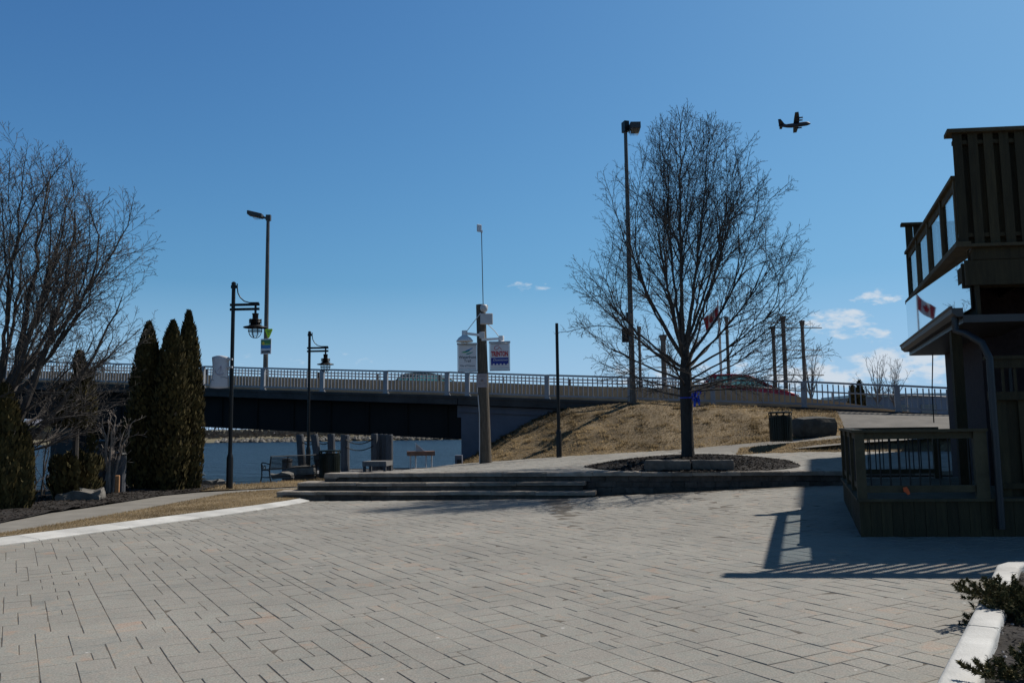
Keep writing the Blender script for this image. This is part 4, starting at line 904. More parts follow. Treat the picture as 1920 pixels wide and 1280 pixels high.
bare_tree('bare_tree', 'big bare tree with several leaning stems at the left edge of the scene', lbase, limbs, env_left, 9, [((-.05, 0, -.2), .3), ((-.05, 0, .1), .25), ((0, 0, .9), .22), ((.03, 0, 1.6), .2), ((.05, 0, 2.4), .14), ((.05, 0, 3.0), .08)])
# bare multi-stem shrubs and saplings on the river bank
SH = dict(seg=[.2, .14, .1], wob=[.1, .14, .16], sides=[5, 4, 3], space=[.2, .14], start=[.3, .2], angle=[(25, 55), (30, 60)], lift=[.15, .1], len=[.5, .45], lmin=[.2, .1], lmax=[.8, .35], rmin=.006)
def shrub(label, base, stems, h, spread, seed, r, group=None, matn='barklight', cat='shrub', spec=SH):
    rg = random.Random(seed); t = thing('bare_shrub', label, cat, base, 0, group)
    for k in range(stems):
        mb = MB(); a = rg.uniform(0, 6.28); rr = spread * rg.uniform(.3, 1); tgt = Vector((rr * math.cos(a), rr * .7 * math.sin(a), h * rg.uniform(.7, 1))); st_ = Vector((.1 * math.cos(a), .1 * math.sin(a), -.1)); pl = bezpts(st_, st_.lerp(tgt, .5) + Vector((-.1 * math.cos(a), 0, .25 * h)) , tgt, 9); pl = [p + rvec(rg, .02) for p in pl]; rad = [max(.008, r * (1 - .8 * i / 9)) for i in range(10)]; mb.tube(pl, rad, 6); sprout(mb, rg, pl, rad, 0, None, spec, .04, h * .7); mb.build('stem', M[matn], t)
    return t
s1 = onz(203, 928, -.1); shrub('pale grey twisted bare shrub beside the old timber piles', s1, 7, 2.3, 1.0, 4, .045)
s2 = onz(72, 934, -.1); shrub('thin dark sapling by the water left of the ragged cedar', s2, 3, 2.2, .55, 8, .026, matn='twig')
s3 = onz(42, 950, -.08); shrub('low tangle of grey twigs beside the dark cedar at the left edge', s3, 9, .9, .5, 12, .01, matn='barklight')
# ------------------------------------------------------------------ cedars
def cedar(label, base, H, Rr, seed, n=6500, group=None, ragged=0.0, tilt=0.0, base_w=.75, name='cedar_tree', bare=0.0, size=1.0):
    rg = random.Random(seed); t = thing(name, label, 'cedar', base, 0, group)
    tk = MB(); tk.tube([(0, 0, -.2), (0, 0, H * .5), (tilt * H, 0, H * .93)], [.09 * size, .06 * size, .015], 8); tk.build('trunk', M['bark'], t)
    ph = rg.uniform(0, 9)
    def rad(h, a):
        b = (base_w + (1 - base_w) * min(1, h / .22)) if h < .22 else 1; r = Rr * b * max(0, 1 - h ** 2.9) ** .78
        lump = 1 + .14 * noise.noise(Vector((math.cos(a) * 1.6 + ph, math.sin(a) * 1.6, h * H * 1.5))) + .10 * noise.noise(Vector((math.cos(a) * 4, math.sin(a) * 4 + ph, h * H * 4))); return r * lump * (1 + ragged * .5 * noise.noise(Vector((a * 1.0, h * 5 + ph, 2))))
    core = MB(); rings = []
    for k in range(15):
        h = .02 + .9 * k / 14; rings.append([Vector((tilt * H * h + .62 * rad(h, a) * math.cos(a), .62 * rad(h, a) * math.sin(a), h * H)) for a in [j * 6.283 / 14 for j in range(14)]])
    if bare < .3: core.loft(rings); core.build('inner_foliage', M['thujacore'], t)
    q = MB()
    for _ in range(n):
        h = rg.random() ** .9; a = rg.uniform(0, 6.283)
        if bare and noise.noise(Vector((math.cos(a) * 1.2 + ph, math.sin(a) * 1.2, h * H * 1.1))) < bare - .45 + (.7 if .3 < h < .5 else 0): continue
        rr = rad(h, a); depth = rg.random() ** .5; r = rr * (.55 + .5 * depth); p = Vector((tilt * H * h + r * math.cos(a), r * math.sin(a), h * H)); o = Vector((math.cos(a), math.sin(a), 0)); tg = Vector((-o.y, o.x, 0))
        d = (Vector((0, 0, 1)) + o * rg.uniform(.1, .7) + tg * rg.gauss(0, .3)).normalized(); s = (tg * rg.uniform(.6, 1) + o * rg.uniform(-.6, .6)).normalized(); L_ = rg.uniform(.06, .15) * size; W_ = L_ * rg.uniform(.28, .45)
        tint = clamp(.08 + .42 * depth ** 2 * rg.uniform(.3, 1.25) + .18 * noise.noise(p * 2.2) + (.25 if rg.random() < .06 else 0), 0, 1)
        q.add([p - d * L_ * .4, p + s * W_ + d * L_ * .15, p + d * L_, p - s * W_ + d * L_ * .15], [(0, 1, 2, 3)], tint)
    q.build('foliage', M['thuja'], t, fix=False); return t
def cedar_at(x, ybase, Y, ytop, wpx, **k):
    p = ony(x, ybase, Y); tp_ = ony(x, ytop, Y); base = Vector((p.x, Y, -.12)); return base, tp_.z - base.z, wpx * Y / F / 2
G_ = 'row of three columnar cedars'
b, h, r = cedar_at(270, 905, 25.2, 607, 74); cedar('leftmost and widest of three dark columnar cedars by the water', b, h, r, 21, group=G_, n=8000)
b, h, r = cedar_at(316, 905, 25.0, 604, 74); cedar('middle one of three dark columnar cedars by the water', b, h, r, 22, group=G_, n=8000)
b, h, r = cedar_at(352, 905, 25.6, 586, 58); cedar('rightmost and tallest of three dark columnar cedars by the water', b, h, r, 23, group=G_, n=8000, tilt=-.02)
b, h, r = cedar_at(138, 925, 21.6, 664, 86); cedar('ragged half bare cedar with gaps behind the flat pale boulder', b, h, r, 24, n=9500, ragged=.45, bare=.3001, size=1.15)
b, h, r = cedar_at(140, 925, 22.2, 846, 84); cedar('low bushy dark cedar shrub at the foot of the ragged cedar', b, h, r, 28, n=3000, ragged=.8, name='cedar_shrub')
b, h, r = cedar_at(-2, 955, 18.7, 725, 78); cedar('broad dark cedar cut off by the left edge of the picture', b, h, r, 25, n=9000, ragged=.3)
b, h, r = cedar_at(36, 955, 18.9, 800, 46); cedar('small olive cedar leaning against the broad cedar at the left', b, h, r, 26, n=3500, ragged=.5)
# dry flowering plant at the cedar foot
fp = onz(358, 909, -.1); t = thing('dry_hydrangea', 'small dry plant with pale blossoms at the foot of the cedars', 'plant', fp); rg = random.Random(3)
st2 = MB(); fl2 = MB()
for k in range(70):
    a = rg.uniform(0, 6.28); d = Vector((math.cos(a) * rg.uniform(.05, .42), math.sin(a) * rg.uniform(.05, .25), rg.uniform(.12, .38))); st2.tube([(0, 0, 0), d * .5 + Vector((0, 0, .06)), d], .004, 3, False)
    for j in range(6): p = d + rvec(rg, .03); u = rvec(rg, .022); v = rvec(rg, .022); fl2.add([p - u, p - v, p + u, p + v], [(0, 1, 2, 3)], rg.random())
st2.build('stem', M['twig'], t); fl2.build('blossom', M['whiteflower'], t, fix=False)
# rocks
def rock(label, x, y, z, wpx, hpx, seed, mt='rock', group=None, rz=0, dy=.7, rough=.12):
    p = onz(x, y, z); s = p.y / F; return stone_block('boulder', label, 'boulder', (p.x, p.y, z + hpx * s * .4), (wpx * s, wpx * s * dy, hpx * s * 1.15), rz, M[mt], seed, group, 4, rough)
rock('flat pale boulder lying on the dark mulch below the ragged cedar', 150, 937, -.05, 74, 18, 3, rz=.2)
rock('small pale stone half buried in mulch near the left edge', 48, 940, -.05, 34, 9, 4)
rock('rounded grey boulder seen under the bench at the water edge', 566, 889, -.1, 46, 16, 5)
rock('grey stone behind the flat boulder under the twisted shrub', 190, 921, -.05, 34, 14, 6)
rg = random.Random(15); k = 0
for lab, x, y, w_ in (('flat shoreline stone at the water edge between cedars and lamp', 395, 908, 40), ('low shoreline stone left of the bench legs', 530, 894, 36), ('flat kerb like shoreline stone right of the cedars', 422, 909, 30)):
    rock(lab, x, y, -.14, w_, 7, 30 + k, group='shoreline stones'); k += 1
# ------------------------------------------------------------------ bench, bins, boxes
def bench(label, loc, rz):
    t = thing('park_bench', label, 'bench', loc, rz); L_ = 2.2
    mb = MB()
    for k in range(7): y = -.2 + k * .068; mb.box((0, y, .43 - .012 * math.sin(k * .5)), (L_, .038, .016))
    for x in (-.45, .45): mb.box((x, 0, .418), (.03, .44, .012))
    mb.build('seat', M['black'], t)
    mb = MB()
    for k in range(9): z = .47 + k * .042; mb.obox((-L_ / 2, .23 + .14 * (z - .45), z), (L_ / 2, .23 + .14 * (z - .45), z), .012, .026)
    mb.tube([(-L_ / 2 - .03, .30, .86), (L_ / 2 + .03, .30, .86)], .021, 8)
    for x in (-.45, .45): mb.obox((x, .24, .45), (x, .295, .86), .03, .012)
    mb.build('backrest', M['black'], t)
    for s in (-1, 1):
        x = s * (L_ / 2 + .01); mb = MB(); mb.tube([(x, .33, 0), (x, .25, .2), (x, .21, .42), (x, .25, .6), (x, .305, .87)], .024, 8); mb.tube([(x, -.3, 0), (x, -.23, .2), (x, -.24, .42), (x, -.25, .62), (x, -.22, .655), (x, -.05, .65), (x, .1, .62), (x, .25, .61)], .022, 8); mb.tube([(x, -.24, .41), (x, .22, .41)], .022, 8); mb.tube([(x, -.24, .17), (x, .27, .17)], .016, 8)
        mb.tube([(x, -.22 + .05 * math.cos(a), .51 + .06 * math.sin(a)) for a in [k * .63 for k in range(11)]], .014, 6); mb.tube([(x, -.06 + .05 * math.cos(a), .5 + .06 * math.sin(a)) for a in [k * .63 for k in range(11)]], .014, 6); mb.build('end_frame', M['black'], t, True)
    mb = MB(); mb.tube([(-L_ / 2, .0, .17), (L_ / 2, .0, .17)], .016, 6); mb.build('stretcher', M['black'], t); return t
bc = (onz(494, 905, -.1) + onz(602, 898, -.1)) / 2
b_l, b_r = onz(503, 905, -.1), onz(606, 898, -.1)
bench('black metal park bench facing the river beside the dark litter bin', ((b_l.x + b_r.x) / 2 - .12, (b_l.y + b_r.y) / 2 + .1, -.09), math.atan2(b_r.y - b_l.y, b_r.x - b_l.x) + math.pi)
def bin_(label, loc, H=1.0, r=.36):
    t = thing('litter_bin', label, 'litter bin', loc, .2, 'dark slatted litter bins'); mb = MB(); mb.lathe([(r * .86, .04), (r * .93, .06), (r * .93, H * .84), (r * .86, H * .84), (r * .84, .1)], 28, caps=True); mb.build('liner', M['black'], t, True)
    mb = MB()
    for k in range(30):
        a = k * 6.283 / 30; o = Vector((math.cos(a), math.sin(a), 0)); tg = Vector((-o.y, o.x, 0)) * .026; rings = []
        for z, rr in ((.02, r * .95), (.1, r * .97), (H * .8, r * .985), (H * .83, r * .97)): rings.append([o * rr - tg + Vector((0, 0, z)), o * rr + tg + Vector((0, 0, z)), o * (rr + .014) + tg + Vector((0, 0, z)), o * (rr + .014) - tg + Vector((0, 0, z))])
        mb.loft(rings)
    mb.build('slats', M['blackgreen'], t)
    mb = MB(); 
    for z in (.06, H * .845): mb.lathe([(r * .93, z), (r * 1.02, z), (r * 1.03, z + .03), (r * .93, z + .035)], 28)
    mb.build('band', M['blackgreen'], t)
    mb = MB(); mb.lathe([(r * .93, H * .955), (r * 1.03, H * .95), (r * 1.05, H * .975), (r * 1.03, H), (r * .6, H + .01), (r * .58, H * .965)], 28)
    for k in range(10): a = k * .628; mb.tube([(r * .97 * math.cos(a), r * .97 * math.sin(a), H * .87), (r * 1.0 * math.cos(a + .1), r * 1.0 * math.sin(a + .1), H * .92), (r * .99 * math.cos(a + .06), r * .99 * math.sin(a + .06), H * .96)], .02, 6)
    mb.build('rim', M['blackgreen'], t, True); return t
p = ony(618, 889, 29.5); bin_('dark green slatted litter bin behind the right end of the bench', (p.x, p.y, terr_z(-6, 29) * 0 - .06), .98, .36)
p = ony(1465, 828.5, 27.75); bin_('dark green slatted litter bin on the grass patch below the railing', p, 1.0, .36)
# dark boulder or old bunker cap on the slope
p = ony(1531, 817, 28.9); stone_block('boulder', 'large dark flat topped rock on the grass slope right of the litter bin', 'boulder', (p.x + .03, p.y + .3, p.z + .28), (1.32, 1.0, .7), .12, M['rockdark'], 9, None, 7, .03, .5)
# dock with piles, chain, low platform and table
dk = thing('dock', 'low weathered timber dock at the water edge under the bridge', 'dock', (-6, 35, -.1)); mb = MB()
for k in range(26): x = -9.15 + k * .27; mb.hexa([Vector(q) for q in ((x, 33.5, -.17), (x + .255, 33.5, -.17), (x + .255, 37.3, -.17), (x, 37.3, -.17), (x, 33.5, -.1 + .004 * (k % 3)), (x + .255, 33.5, -.1 + .004 * (k % 3)), (x + .255, 37.3, -.1), (x, 37.3, -.1))], rnd.random())
attach(mb.build('planks', M['woodgrey']), dk); mb = MB()
for y in (33.7, 35.4, 37.1): mb.box((-5.65, y, -.27), (6.9, .2, .2))
attach(mb.build('joist', M['pile']), dk); mb = MB()
for x in (-9, -6, -3): mb.tube([(x, 37.0, -3), (x, 37.0, -.2)], .14, 10)
attach(mb.build('support_post', M['pile']), dk)
def pile(label, xb, yb, xt, yt, Y, r, group='timber mooring piles', z0=-1.6, mt='pile'):
    a, c = ony(xb, yb, Y), ony(xt, yt, Y); d = (c - a); b0 = a + d * ((z0 - a.z) / d.z); t = thing('mooring_pile', label, 'pile', (b0.x, b0.y, z0), 0, group); v = c - b0
    mb = MB(); mb.tube([(0, 0, 0), v * .5, v * .985, v], [r, r * .98, r * .96, r * .85], 12); mb.build('post', M[mt], t); return c
tops = [pile('leftmost of the slim timber piles standing behind the bench', 566, 868, 562, 814, 36.6, .17), pile('leaning timber pile just right of the smaller black lamp', 597, 868, 589, 814, 36.4, .17), pile('timber pile whose top shows above the litter bin', 622, 868, 621, 813, 36.5, .17), pile('lone timber pile between litter bin and pile cluster', 647, 875, 647, 814.5, 35.0, .19)]
cl_ = [pile('leftmost pile of the tight timber cluster behind the low seat', 702, 868, 702, 812.5, 35.4, .15, 'cluster of timber piles'), pile('second pile from the left in the tight timber cluster', 713, 868, 713, 813, 35.9, .14, 'cluster of timber piles'), pile('third pile from the left in the tight timber cluster', 721, 868, 721, 813.5, 35.6, .14, 'cluster of timber piles'), pile('rightmost pile of the tight timber cluster behind the low seat', 730, 872, 730, 814, 35.2, .16, 'cluster of timber piles')]
def chain(label, a, b, sag):
    pts = []
    for k in range(15): u = k / 14; p = Vector(a).lerp(Vector(b), u); p.z -= sag * 4 * u * (1 - u); pts.append(p)
    mb = MB(); mb.tube(pts, .022, 6); return tag(mb.build('mooring_chain', M['black']), label, 'chain', 'chains hung between the piles')
A_, B_ = ony(648, 824, 34.8), ony(700, 822, 35.2); chain('upper dark chain sagging between the lone pile and the pile cluster', A_, B_, .2)
A_, B_ = ony(648, 837, 34.8), ony(700, 835, 35.2); chain('lower dark chain sagging between the lone pile and the pile cluster', A_, B_, .18)
chain('dark chain sagging between the two leftmost piles behind the bench', ony(567, 828, 36.5), ony(592, 827, 36.4), .14)
chain('dark chain sagging between the leaning pile and the pile above the bin', ony(594, 827, 36.4), ony(620, 826, 36.5), .14)
p = ony(708, 875, 34.0); t = thing('timber_platform', 'low dark timber platform seat in front of the pile cluster', 'platform', (p.x, p.y, -.1), -.12)
mb = MB(); 
for k in range(5): mb.box((0, -.4 + k * .2, .42 + .0), (.98, .185, .06))
mb.box((0, -.46, .33), (.98, .05, .14)); mb.box((-.47, 0, .33), (.05, .9, .14)); mb.box((.47, 0, .33), (.05, .9, .14)); mb.build('top', M['woodgrey'], t)
for x in (-.42, .42):
    for y in (-.42, .42): mb = MB(); mb.box((x, y, .13), (.1, .1, .28)); mb.build('leg', M['pile'], t)
p = ony(789, 871, 33.6); t = thing('fish_table', 'red brown timber table with thin legs and white slanted board by the water', 'table', (p.x, p.y, -.08), .15)
mb = MB(); mb.box((0, 0, .76), (1.1, .62, .1)); mb.box((0, -.3, .72), (1.1, .04, .16)); mb.build('tabletop', M['woodred'], t)
for x, y in ((-.42, -.25), (-.2, .25), (.2, -.2), (.45, .25)): mb = MB(); mb.tube([(x, y, 0), (x, y, .72)], .03, 8); mb.build('leg', M['boxgrey'], t)
mb = MB(); mb.obox((-.22, 0, 1.14), (.16, 0, .8), .3, .03, (0, 0, 1)); mb.build('slanted_board', M['signwhite'], t); mb = MB(); mb.plate([(-.2, .0, .81), (.12, .0, .81), (-.2, .0, 1.1)], (0, 1, 0), .02); mb.build('bracket', M['boxgrey'], t)
p = ony(829, 868, 34.6); t = thing('float_dock', 'small floating landing platform right of the timber table', 'landing', (p.x, p.y + .5, -.35), .05); mb = MB(); mb.box((0, 0, .3), (1.1, 1.2, .09)); mb.build('deck', M['woodgrey'], t); mb = MB(); mb.box((0, 0, .1), (.9, 1.0, .3)); mb.build('float', M['black'], t)
p = ony(859.5, 868, 33.4); t = thing('concrete_box', 'blue grey concrete box with a dark opening against the bridge abutment', 'concrete box', (p.x, p.y, -.1), 0); mb = MB(); s = 33.4 / F; mb.box((0, .3, 16 * s - .05), (13 * s, .6, 33 * s)); mb.build('body', M['abut'], t); mb = MB(); mb.box((1.5 * s, -.002, 15 * s), (8 * s, .02, 15 * s)); mb.build('opening', M['black'], t)
# old piles by the cedars and a short stake
for lab, x, yb, yt, Y, r in (('broad grey blue pile left of the twisted shrub, taller of two', 186, 915, 828, 23.8, .17), ('shorter grey blue pile with dark cap close to the cedars', 224, 915, 850, 23.6, .16)):
    a, c = ony(x, yb, Y), ony(x, yt, Y); t = thing('timber_pile', lab, 'pile', (a.x, a.y, -.4), 0, 'old piles near the cedars'); mb = MB(); mb.tube([(0, 0, 0), (0, 0, c.z + .36)], [r, r], 14); mb.build('post', M['pile'], t); mb = MB(); mb.lathe([(r * 1.06, -.03), (r * 1.08, .0), (r * .9, .05), (.01, .09)], 14, (0, 0, c.z + .38)); mb.build('cap', M['black'], t)
    t2 = None
p = ony(219.5, 921, 22.6); t = thing('timber_stake', 'short orange brown wooden stake in the mulch in front of the piles', 'stake', p); mb = MB(); mb.box((0, 0, .2), (.11, .11, .46), .3, bev=.012); mb.build('post', mat('raw_timber', (.4, .2, .09), .8, .25, 5, .3, 20), t)
p = onz(538, 888, -.12); t = thing('mooring_bollard', 'thick grey round bollard standing behind the bench', 'bollard', p); mb = MB(); mb.lathe([(.2, -.3), (.2, .6), (.19, .62), (.0, .63)], 16); mb.build('post', M['pile'], t, True); mb = MB(); mb.lathe([(.21, .48), (.22, .5), (.22, .54), (.21, .56)], 16); mb.build('band', M['darkmetal'], t)
# ------------------------------------------------------------------ building on the right
va = Vector((.325, .946, 0)); vb = Vector((.9962, -.087, 0))
O = Vector((5.01, 12.24, 0)); U = Vector((6.70, 12.2, 0))
def po(s, t, z): return O + vb * (s * 1.075) + va * (t * 1.33) + Vector((0, 0, z))
def zmap(z): return z * 3.33 / 3.16 if z < 3.16 else (3.33 + (z - 3.16) * .89 / .7 if z < 3.86 else 4.22 + (z - 3.86) * 1.15)
def pu(s, t, z): return U + vb * (s * 1.12) + va * (t * 1.26) + Vector((0, 0, zmap(z)))
def obx(mb, f, s0, s1, t0, t1, z0, z1, tint=None): return mb.hexa([f(s0, t0, z0), f(s1, t0, z0), f(s1, t1, z0), f(s0, t1, z0), f(s0, t0, z1), f(s1, t0, z1), f(s1, t1, z1), f(s0, t1, z1)], tint)
rg = random.Random(19)
bd = thing('timber_terrace_building', 'dark brick building with timber decks, glass balcony and gutter at the right', 'building', (7, 14, 0))
def part(mb, name, mt, sm=False, label=None):
    o = attach(mb.build(name, M[mt], None, sm), bd)
    if label: o['label'] = label
    return o
def sub(mb, name, mt, par):
    o = mb.build(name, M[mt]); o.parent = par; o.matrix_parent_inverse = (Matrix.Translation(bd.location)).inverted() if False else Matrix.Identity(4); return o
# lower deck
FZ = .544
mb = MB(); s = 0
while s < 4.4: e = s + .142; obx(mb, po, s + .002, e - .002, rg.uniform(0, .012), .03, -.25, FZ - .0405, rg.random()); s = e
obx(mb, po, .01, 4.4, .031, .05, -.25, FZ - .0405, .2)
t_ = .035
while t_ < 3.7: e = t_ + .142; obx(mb, po, rg.uniform(0, .006), .03, t_ + .003, e - .003, -.1, FZ - .0405, rg.random()); t_ = e
part(mb, 'skirting', 'wooddeck')
mb = MB(); t_ = -.03
while t_ < 3.75: obx(mb, po, -.03, 4.5, t_, t_ + .135, FZ - .04, FZ, rg.random()); t_ += .142
part(mb, 'lower_floor', 'wooddeckh')
for (s, t_) in ((.05, .06), (.06, 1.25), (.06, 2.42), (.06, 3.6), (1.62, .06), (1.7, 3.6)):
    mb = MB(); c = po(s, t_, 0); w2 = .062 if (s, t_) != (1.62, .06) else .085; obx(mb, po, s - w2, s + w2, t_ - .062, t_ + .062, FZ, 1.5, rg.random()); part(mb, 'post', 'wooddeckh')
mb = MB(); obx(mb, po, -.06, 1.72, -.03, .15, 1.5, 1.54, .6); obx(mb, po, .115, 1.53, .03, .07, 1.40, 1.497, .4); obx(mb, po, .115, 1.53, .03, .07, .63, .73, .5)
obx(mb, po, -.03, .14, .152, 3.7, 1.5, 1.54, .5); obx(mb, po, .03, .07, .13, 3.54, 1.40, 1.497, .3); obx(mb, po, .03, .07, .13, 3.54, .63, .72, .4); obx(mb, po, .142, 1.75, 3.54, 3.7, 1.5, 1.54, .5); obx(mb, po, .13, 1.63, 3.58, 3.62, 1.41, 1.497); obx(mb, po, .13, 1.63, 3.58, 3.62, .63, .72)
part(mb, 'handrail', 'wooddeckh')
for k in range(11):
    s = .115 + 1.415 * (k + .5) / 11; mb = MB(); mb.tube([po(s, .05, .73), po(s, .05, 1.4)], .0105, 6); part(mb, 'baluster', 'black')
for k in range(11):
    s = .14 + 1.48 * (k + .5) / 11; mb = MB(); mb.tube([po(s, 3.6, .72), po(s, 3.6, 1.41)], .0105, 6); part(mb, 'baluster', 'black')
for k in range(26):
    t_ = .16 + 3.4 * (k + .5) / 26; mb = MB(); mb.tube([po(.05, t_, .72), po(.05, t_, 1.4)], .0105, 6); part(mb, 'baluster', 'black')
# front screen right of the drain pipe
mb = MB(); s = 1.86
while s < 5: obx(mb, po, s, s + .18, .2 + (.03 if int(s * 5.5) % 2 else 0), .24 + (.03 if int(s * 5.5) % 2 else 0), FZ, 1.95, rg.random()); s += .17
obx(mb, po, 1.8, 5, .14, .195, 1.95, 2.07, .3); obx(mb, po, 1.86, 5, .16, .195, .66, .74, .3); obx(mb, po, 1.8, 5, .13, .3, 2.55, 2.6, .5); obx(mb, po, 1.86, 5, .15, .2, 2.42, 2.548, .3)
part(mb, 'screen_wall', 'wooddeck')
for k in range(18): s = 2.0 + k * .16; mb = MB(); obx(mb, po, s, s + .035, .16, .19, 2.07, 2.42); part(mb, 'picket', 'wooddeck')
for s, t_, z1 in ((2.62, .45, 3.6), (1.62, 1.05, 3.25), (2.9, 1.4, 3.25)):
    mb = MB(); obx(mb, po, s - .075, s + .075, t_ - .075, t_ + .075, FZ, z1, rg.random()); part(mb, 'support_post', 'wooddeck')
# brick walls: side wall runs back along the deck, front wall faces the camera
mb = MB(); obx(mb, pu, .62, 7, 1.9, 4.93, .3, 3.71); obx(mb, pu, 5.2, 9, 1.5, 5.0, 3.9, 5.6); part(mb, 'wall', 'brick')
mb = MB(); obx(mb, pu, 5.05, 9.1, 1.35, 5.1, 5.6, 5.72); part(mb, 'roof', 'darkmetal')
mb = MB(); obx(mb, pu, 1.45, 2.25, 1.87, 1.9, 1.3, 2.7); part(mb, 'window', 'window')
mb = MB(); mb.tube([pu(1.0, 1.84, .6), pu(1.0, 1.84, 2.6)], .03, 8); part(mb, 'vent_pipe', 'downpipe')
# upper deck
mb = MB(); obx(mb, pu, .16, 7, .02, 4.95, 3.72, 3.86, .3); part(mb, 'upper_floor', 'wooddeck')
mb = MB(); obx(mb, pu, .06, 7, .03, .09, 3.42, 3.715, .4); obx(mb, pu, .06, 7, .25, .31, 3.42, 3.715, .4)
for k in range(14): obx(mb, pu, .1 + k * .42, .14 + k * .42, .32, 4.9, 3.52, 3.715, rg.random())
part(mb, 'joist_beam', 'wooddeck')
mb = MB(); obx(mb, pu, .18, .23, .05, 4.95, 3.05, 3.715, .2); part(mb, 'fascia_board', 'wooddeck')
mb = MB(); obx(mb, pu, -.05, .14, -.06, 5.0, 3.862, 3.93, .8); obx(mb, pu, .142, 7, -.06, .12, 3.862, 3.9, .7); part(mb, 'deck_edge', 'wooddeckh')
mb = MB(); s = .0; i = 0
while s < 5.5:
    obx(mb, pu, s, s + .122, -.014, 0, 3.9, 5.38, rg.random()); obx(mb, pu, s + .1, s + .222, .065, .078, 3.9, 5.38, rg.random()); s += .2
obx(mb, pu, 0, 5.6, .002, .063, 4.0, 4.05); obx(mb, pu, 0, 5.6, .002, .063, 5.24, 5.29)
part(mb, 'privacy_screen', 'wooddeck')
mb = MB(); obx(mb, pu, -.07, 5.6, -.07, .18, 5.382, 5.43, .6); part(mb, 'screen_cap', 'wooddeckh')
mb = MB(); s = .02
while s < 1.3: obx(mb, pu, s, s + .14, 4.86, 4.89, 3.93, 5.36, rg.random()); s += .15
obx(mb, pu, -.06, 1.4, 4.79, 4.97, 5.362, 5.41, .6); part(mb, 'end_screen', 'wooddeck')
for t_ in (.16, 1.2, 2.4, 3.6, 4.8):
    mb = MB(); obx(mb, pu, .0, .09, t_ - .045, t_ + .045, 3.93, 4.8, rg.random()); part(mb, 'rail_post', 'wooddeckh')
mb = MB(); obx(mb, pu, -.03, .12, .1, 4.86, 4.802, 4.85, .6); obx(mb, pu, .025, .065, .13, 4.84, 4.70, 4.80, .5); part(mb, 'glass_rail', 'wooddeckh')
for a, b in ((.21, 1.15), (1.25, 2.35), (2.45, 3.55), (3.65, 4.75)):
    mb = MB(); obx(mb, pu, .040, .048, a, b, 3.97, 4.698); part(mb, 'glass_pane', 'glass')
# reflective sign panel below the balcony, ; it mirrors the sky, the tree and the flag
mb = MB(); mb.hexa([pu(s_, t_, z_) for z_ in (3.16, 3.855) for s_, t_ in ((.125, .15), (.15, .15), (-.045, 4.75), (-.07, 4.75))]); pan = part(mb, 'sign_panel', 'mirror')
# eave, gutter and drain pipe
mb = MB(); rings = []
for t_ in (-.05, 5.15):
    rings.append([pu(s, t_, z) for s, z in ((-.02, 3.02), (-.1, 3.02), (-.16, 3.07), (-.17, 3.13), (-.19, 3.15), (-.19, 3.165), (-.16, 3.165), (-.15, 3.14), (-.02, 3.14))])
mb.loft(rings); part(mb, 'gutter', 'darkmetal')
mb = MB(); obx(mb, pu, -.015, .9, .0, 5.12, 2.94, 3.045); part(mb, 'soffit', 'darkmetal')
mb = MB(); P0 = pu(-.1, .1, 3.03); P5 = po(1.80, -.06, 2.55)
mb.tube([P0, P0 + Vector((0, 0, -.2)), P0.lerp(P5, .3) + Vector((0, 0, -.06)), P0.lerp(P5, .8) + Vector((0, 0, .1)), P5, po(1.80, -.06, 2.3), po(1.80, -.06, .12)], .05, 10); part(mb, 'drain_pipe', 'downpipe', True)
# hanging cable and orange tag are separate things
c0, c1 = ony(1749, 625, 18.2), ony(1751, 792, 18)
mb = MB(); mb.tube([c0, c0.lerp(c1, .3) + Vector((-.01, 0, 0)), c0.lerp(c1, .65) + Vector((-.03, 0, 0)), c1], .012, 6); tag(mb.build('hanging_cable', M['black']), 'thin dark cable hanging from the eave beside the brick wall', 'cable')
pt = po(.62, -.005, .66); mb = MB(); mb.plate([pt + Vector(p) for p in ((-.045, 0, .045), (.008, 0, .055), (.035, 0, .015), (.055, 0, -.045), (.02, 0, -.06), (-.015, 0, -.02), (-.035, 0, -.015))], (0, -1, 0), .006); tag(mb.build('orange_tag', M['orange']), 'small bright orange scrap caught on the lower deck rail', 'tag')
# tall old brick block farther off to the right; its shadow lies over the terrace
tb = thing('brick_block', 'tall old brick building standing beyond the timber terrace building', 'building', (30, 33, 0))
f0 = Vector((18.35, 25.2, 0))
def pt_(s, t_, z): return f0 + vb * s + va * t_ + Vector((0, 0, z))
mb = MB(); obx(mb, pt_, 0.6, 18, 0, 7.8, -.2, 18.0); attach(mb.build('wall', M['tallbrick']), tb); mb = MB(); obx(mb, pt_, .45, 18.2, -.15, 7.9, 18.0, 18.5); attach(mb.build('cornice', M['conc']), tb)
for fl_ in range(4):
    for k in range(2):
        mb = MB(); obx(mb, pt_, .56, .62, 1.2 + k * 3.2, 2.5 + k * 3.2, 2 + fl_ * 3.7, 4 + fl_ * 3.7); attach(mb.build('window', M['window']), tb)
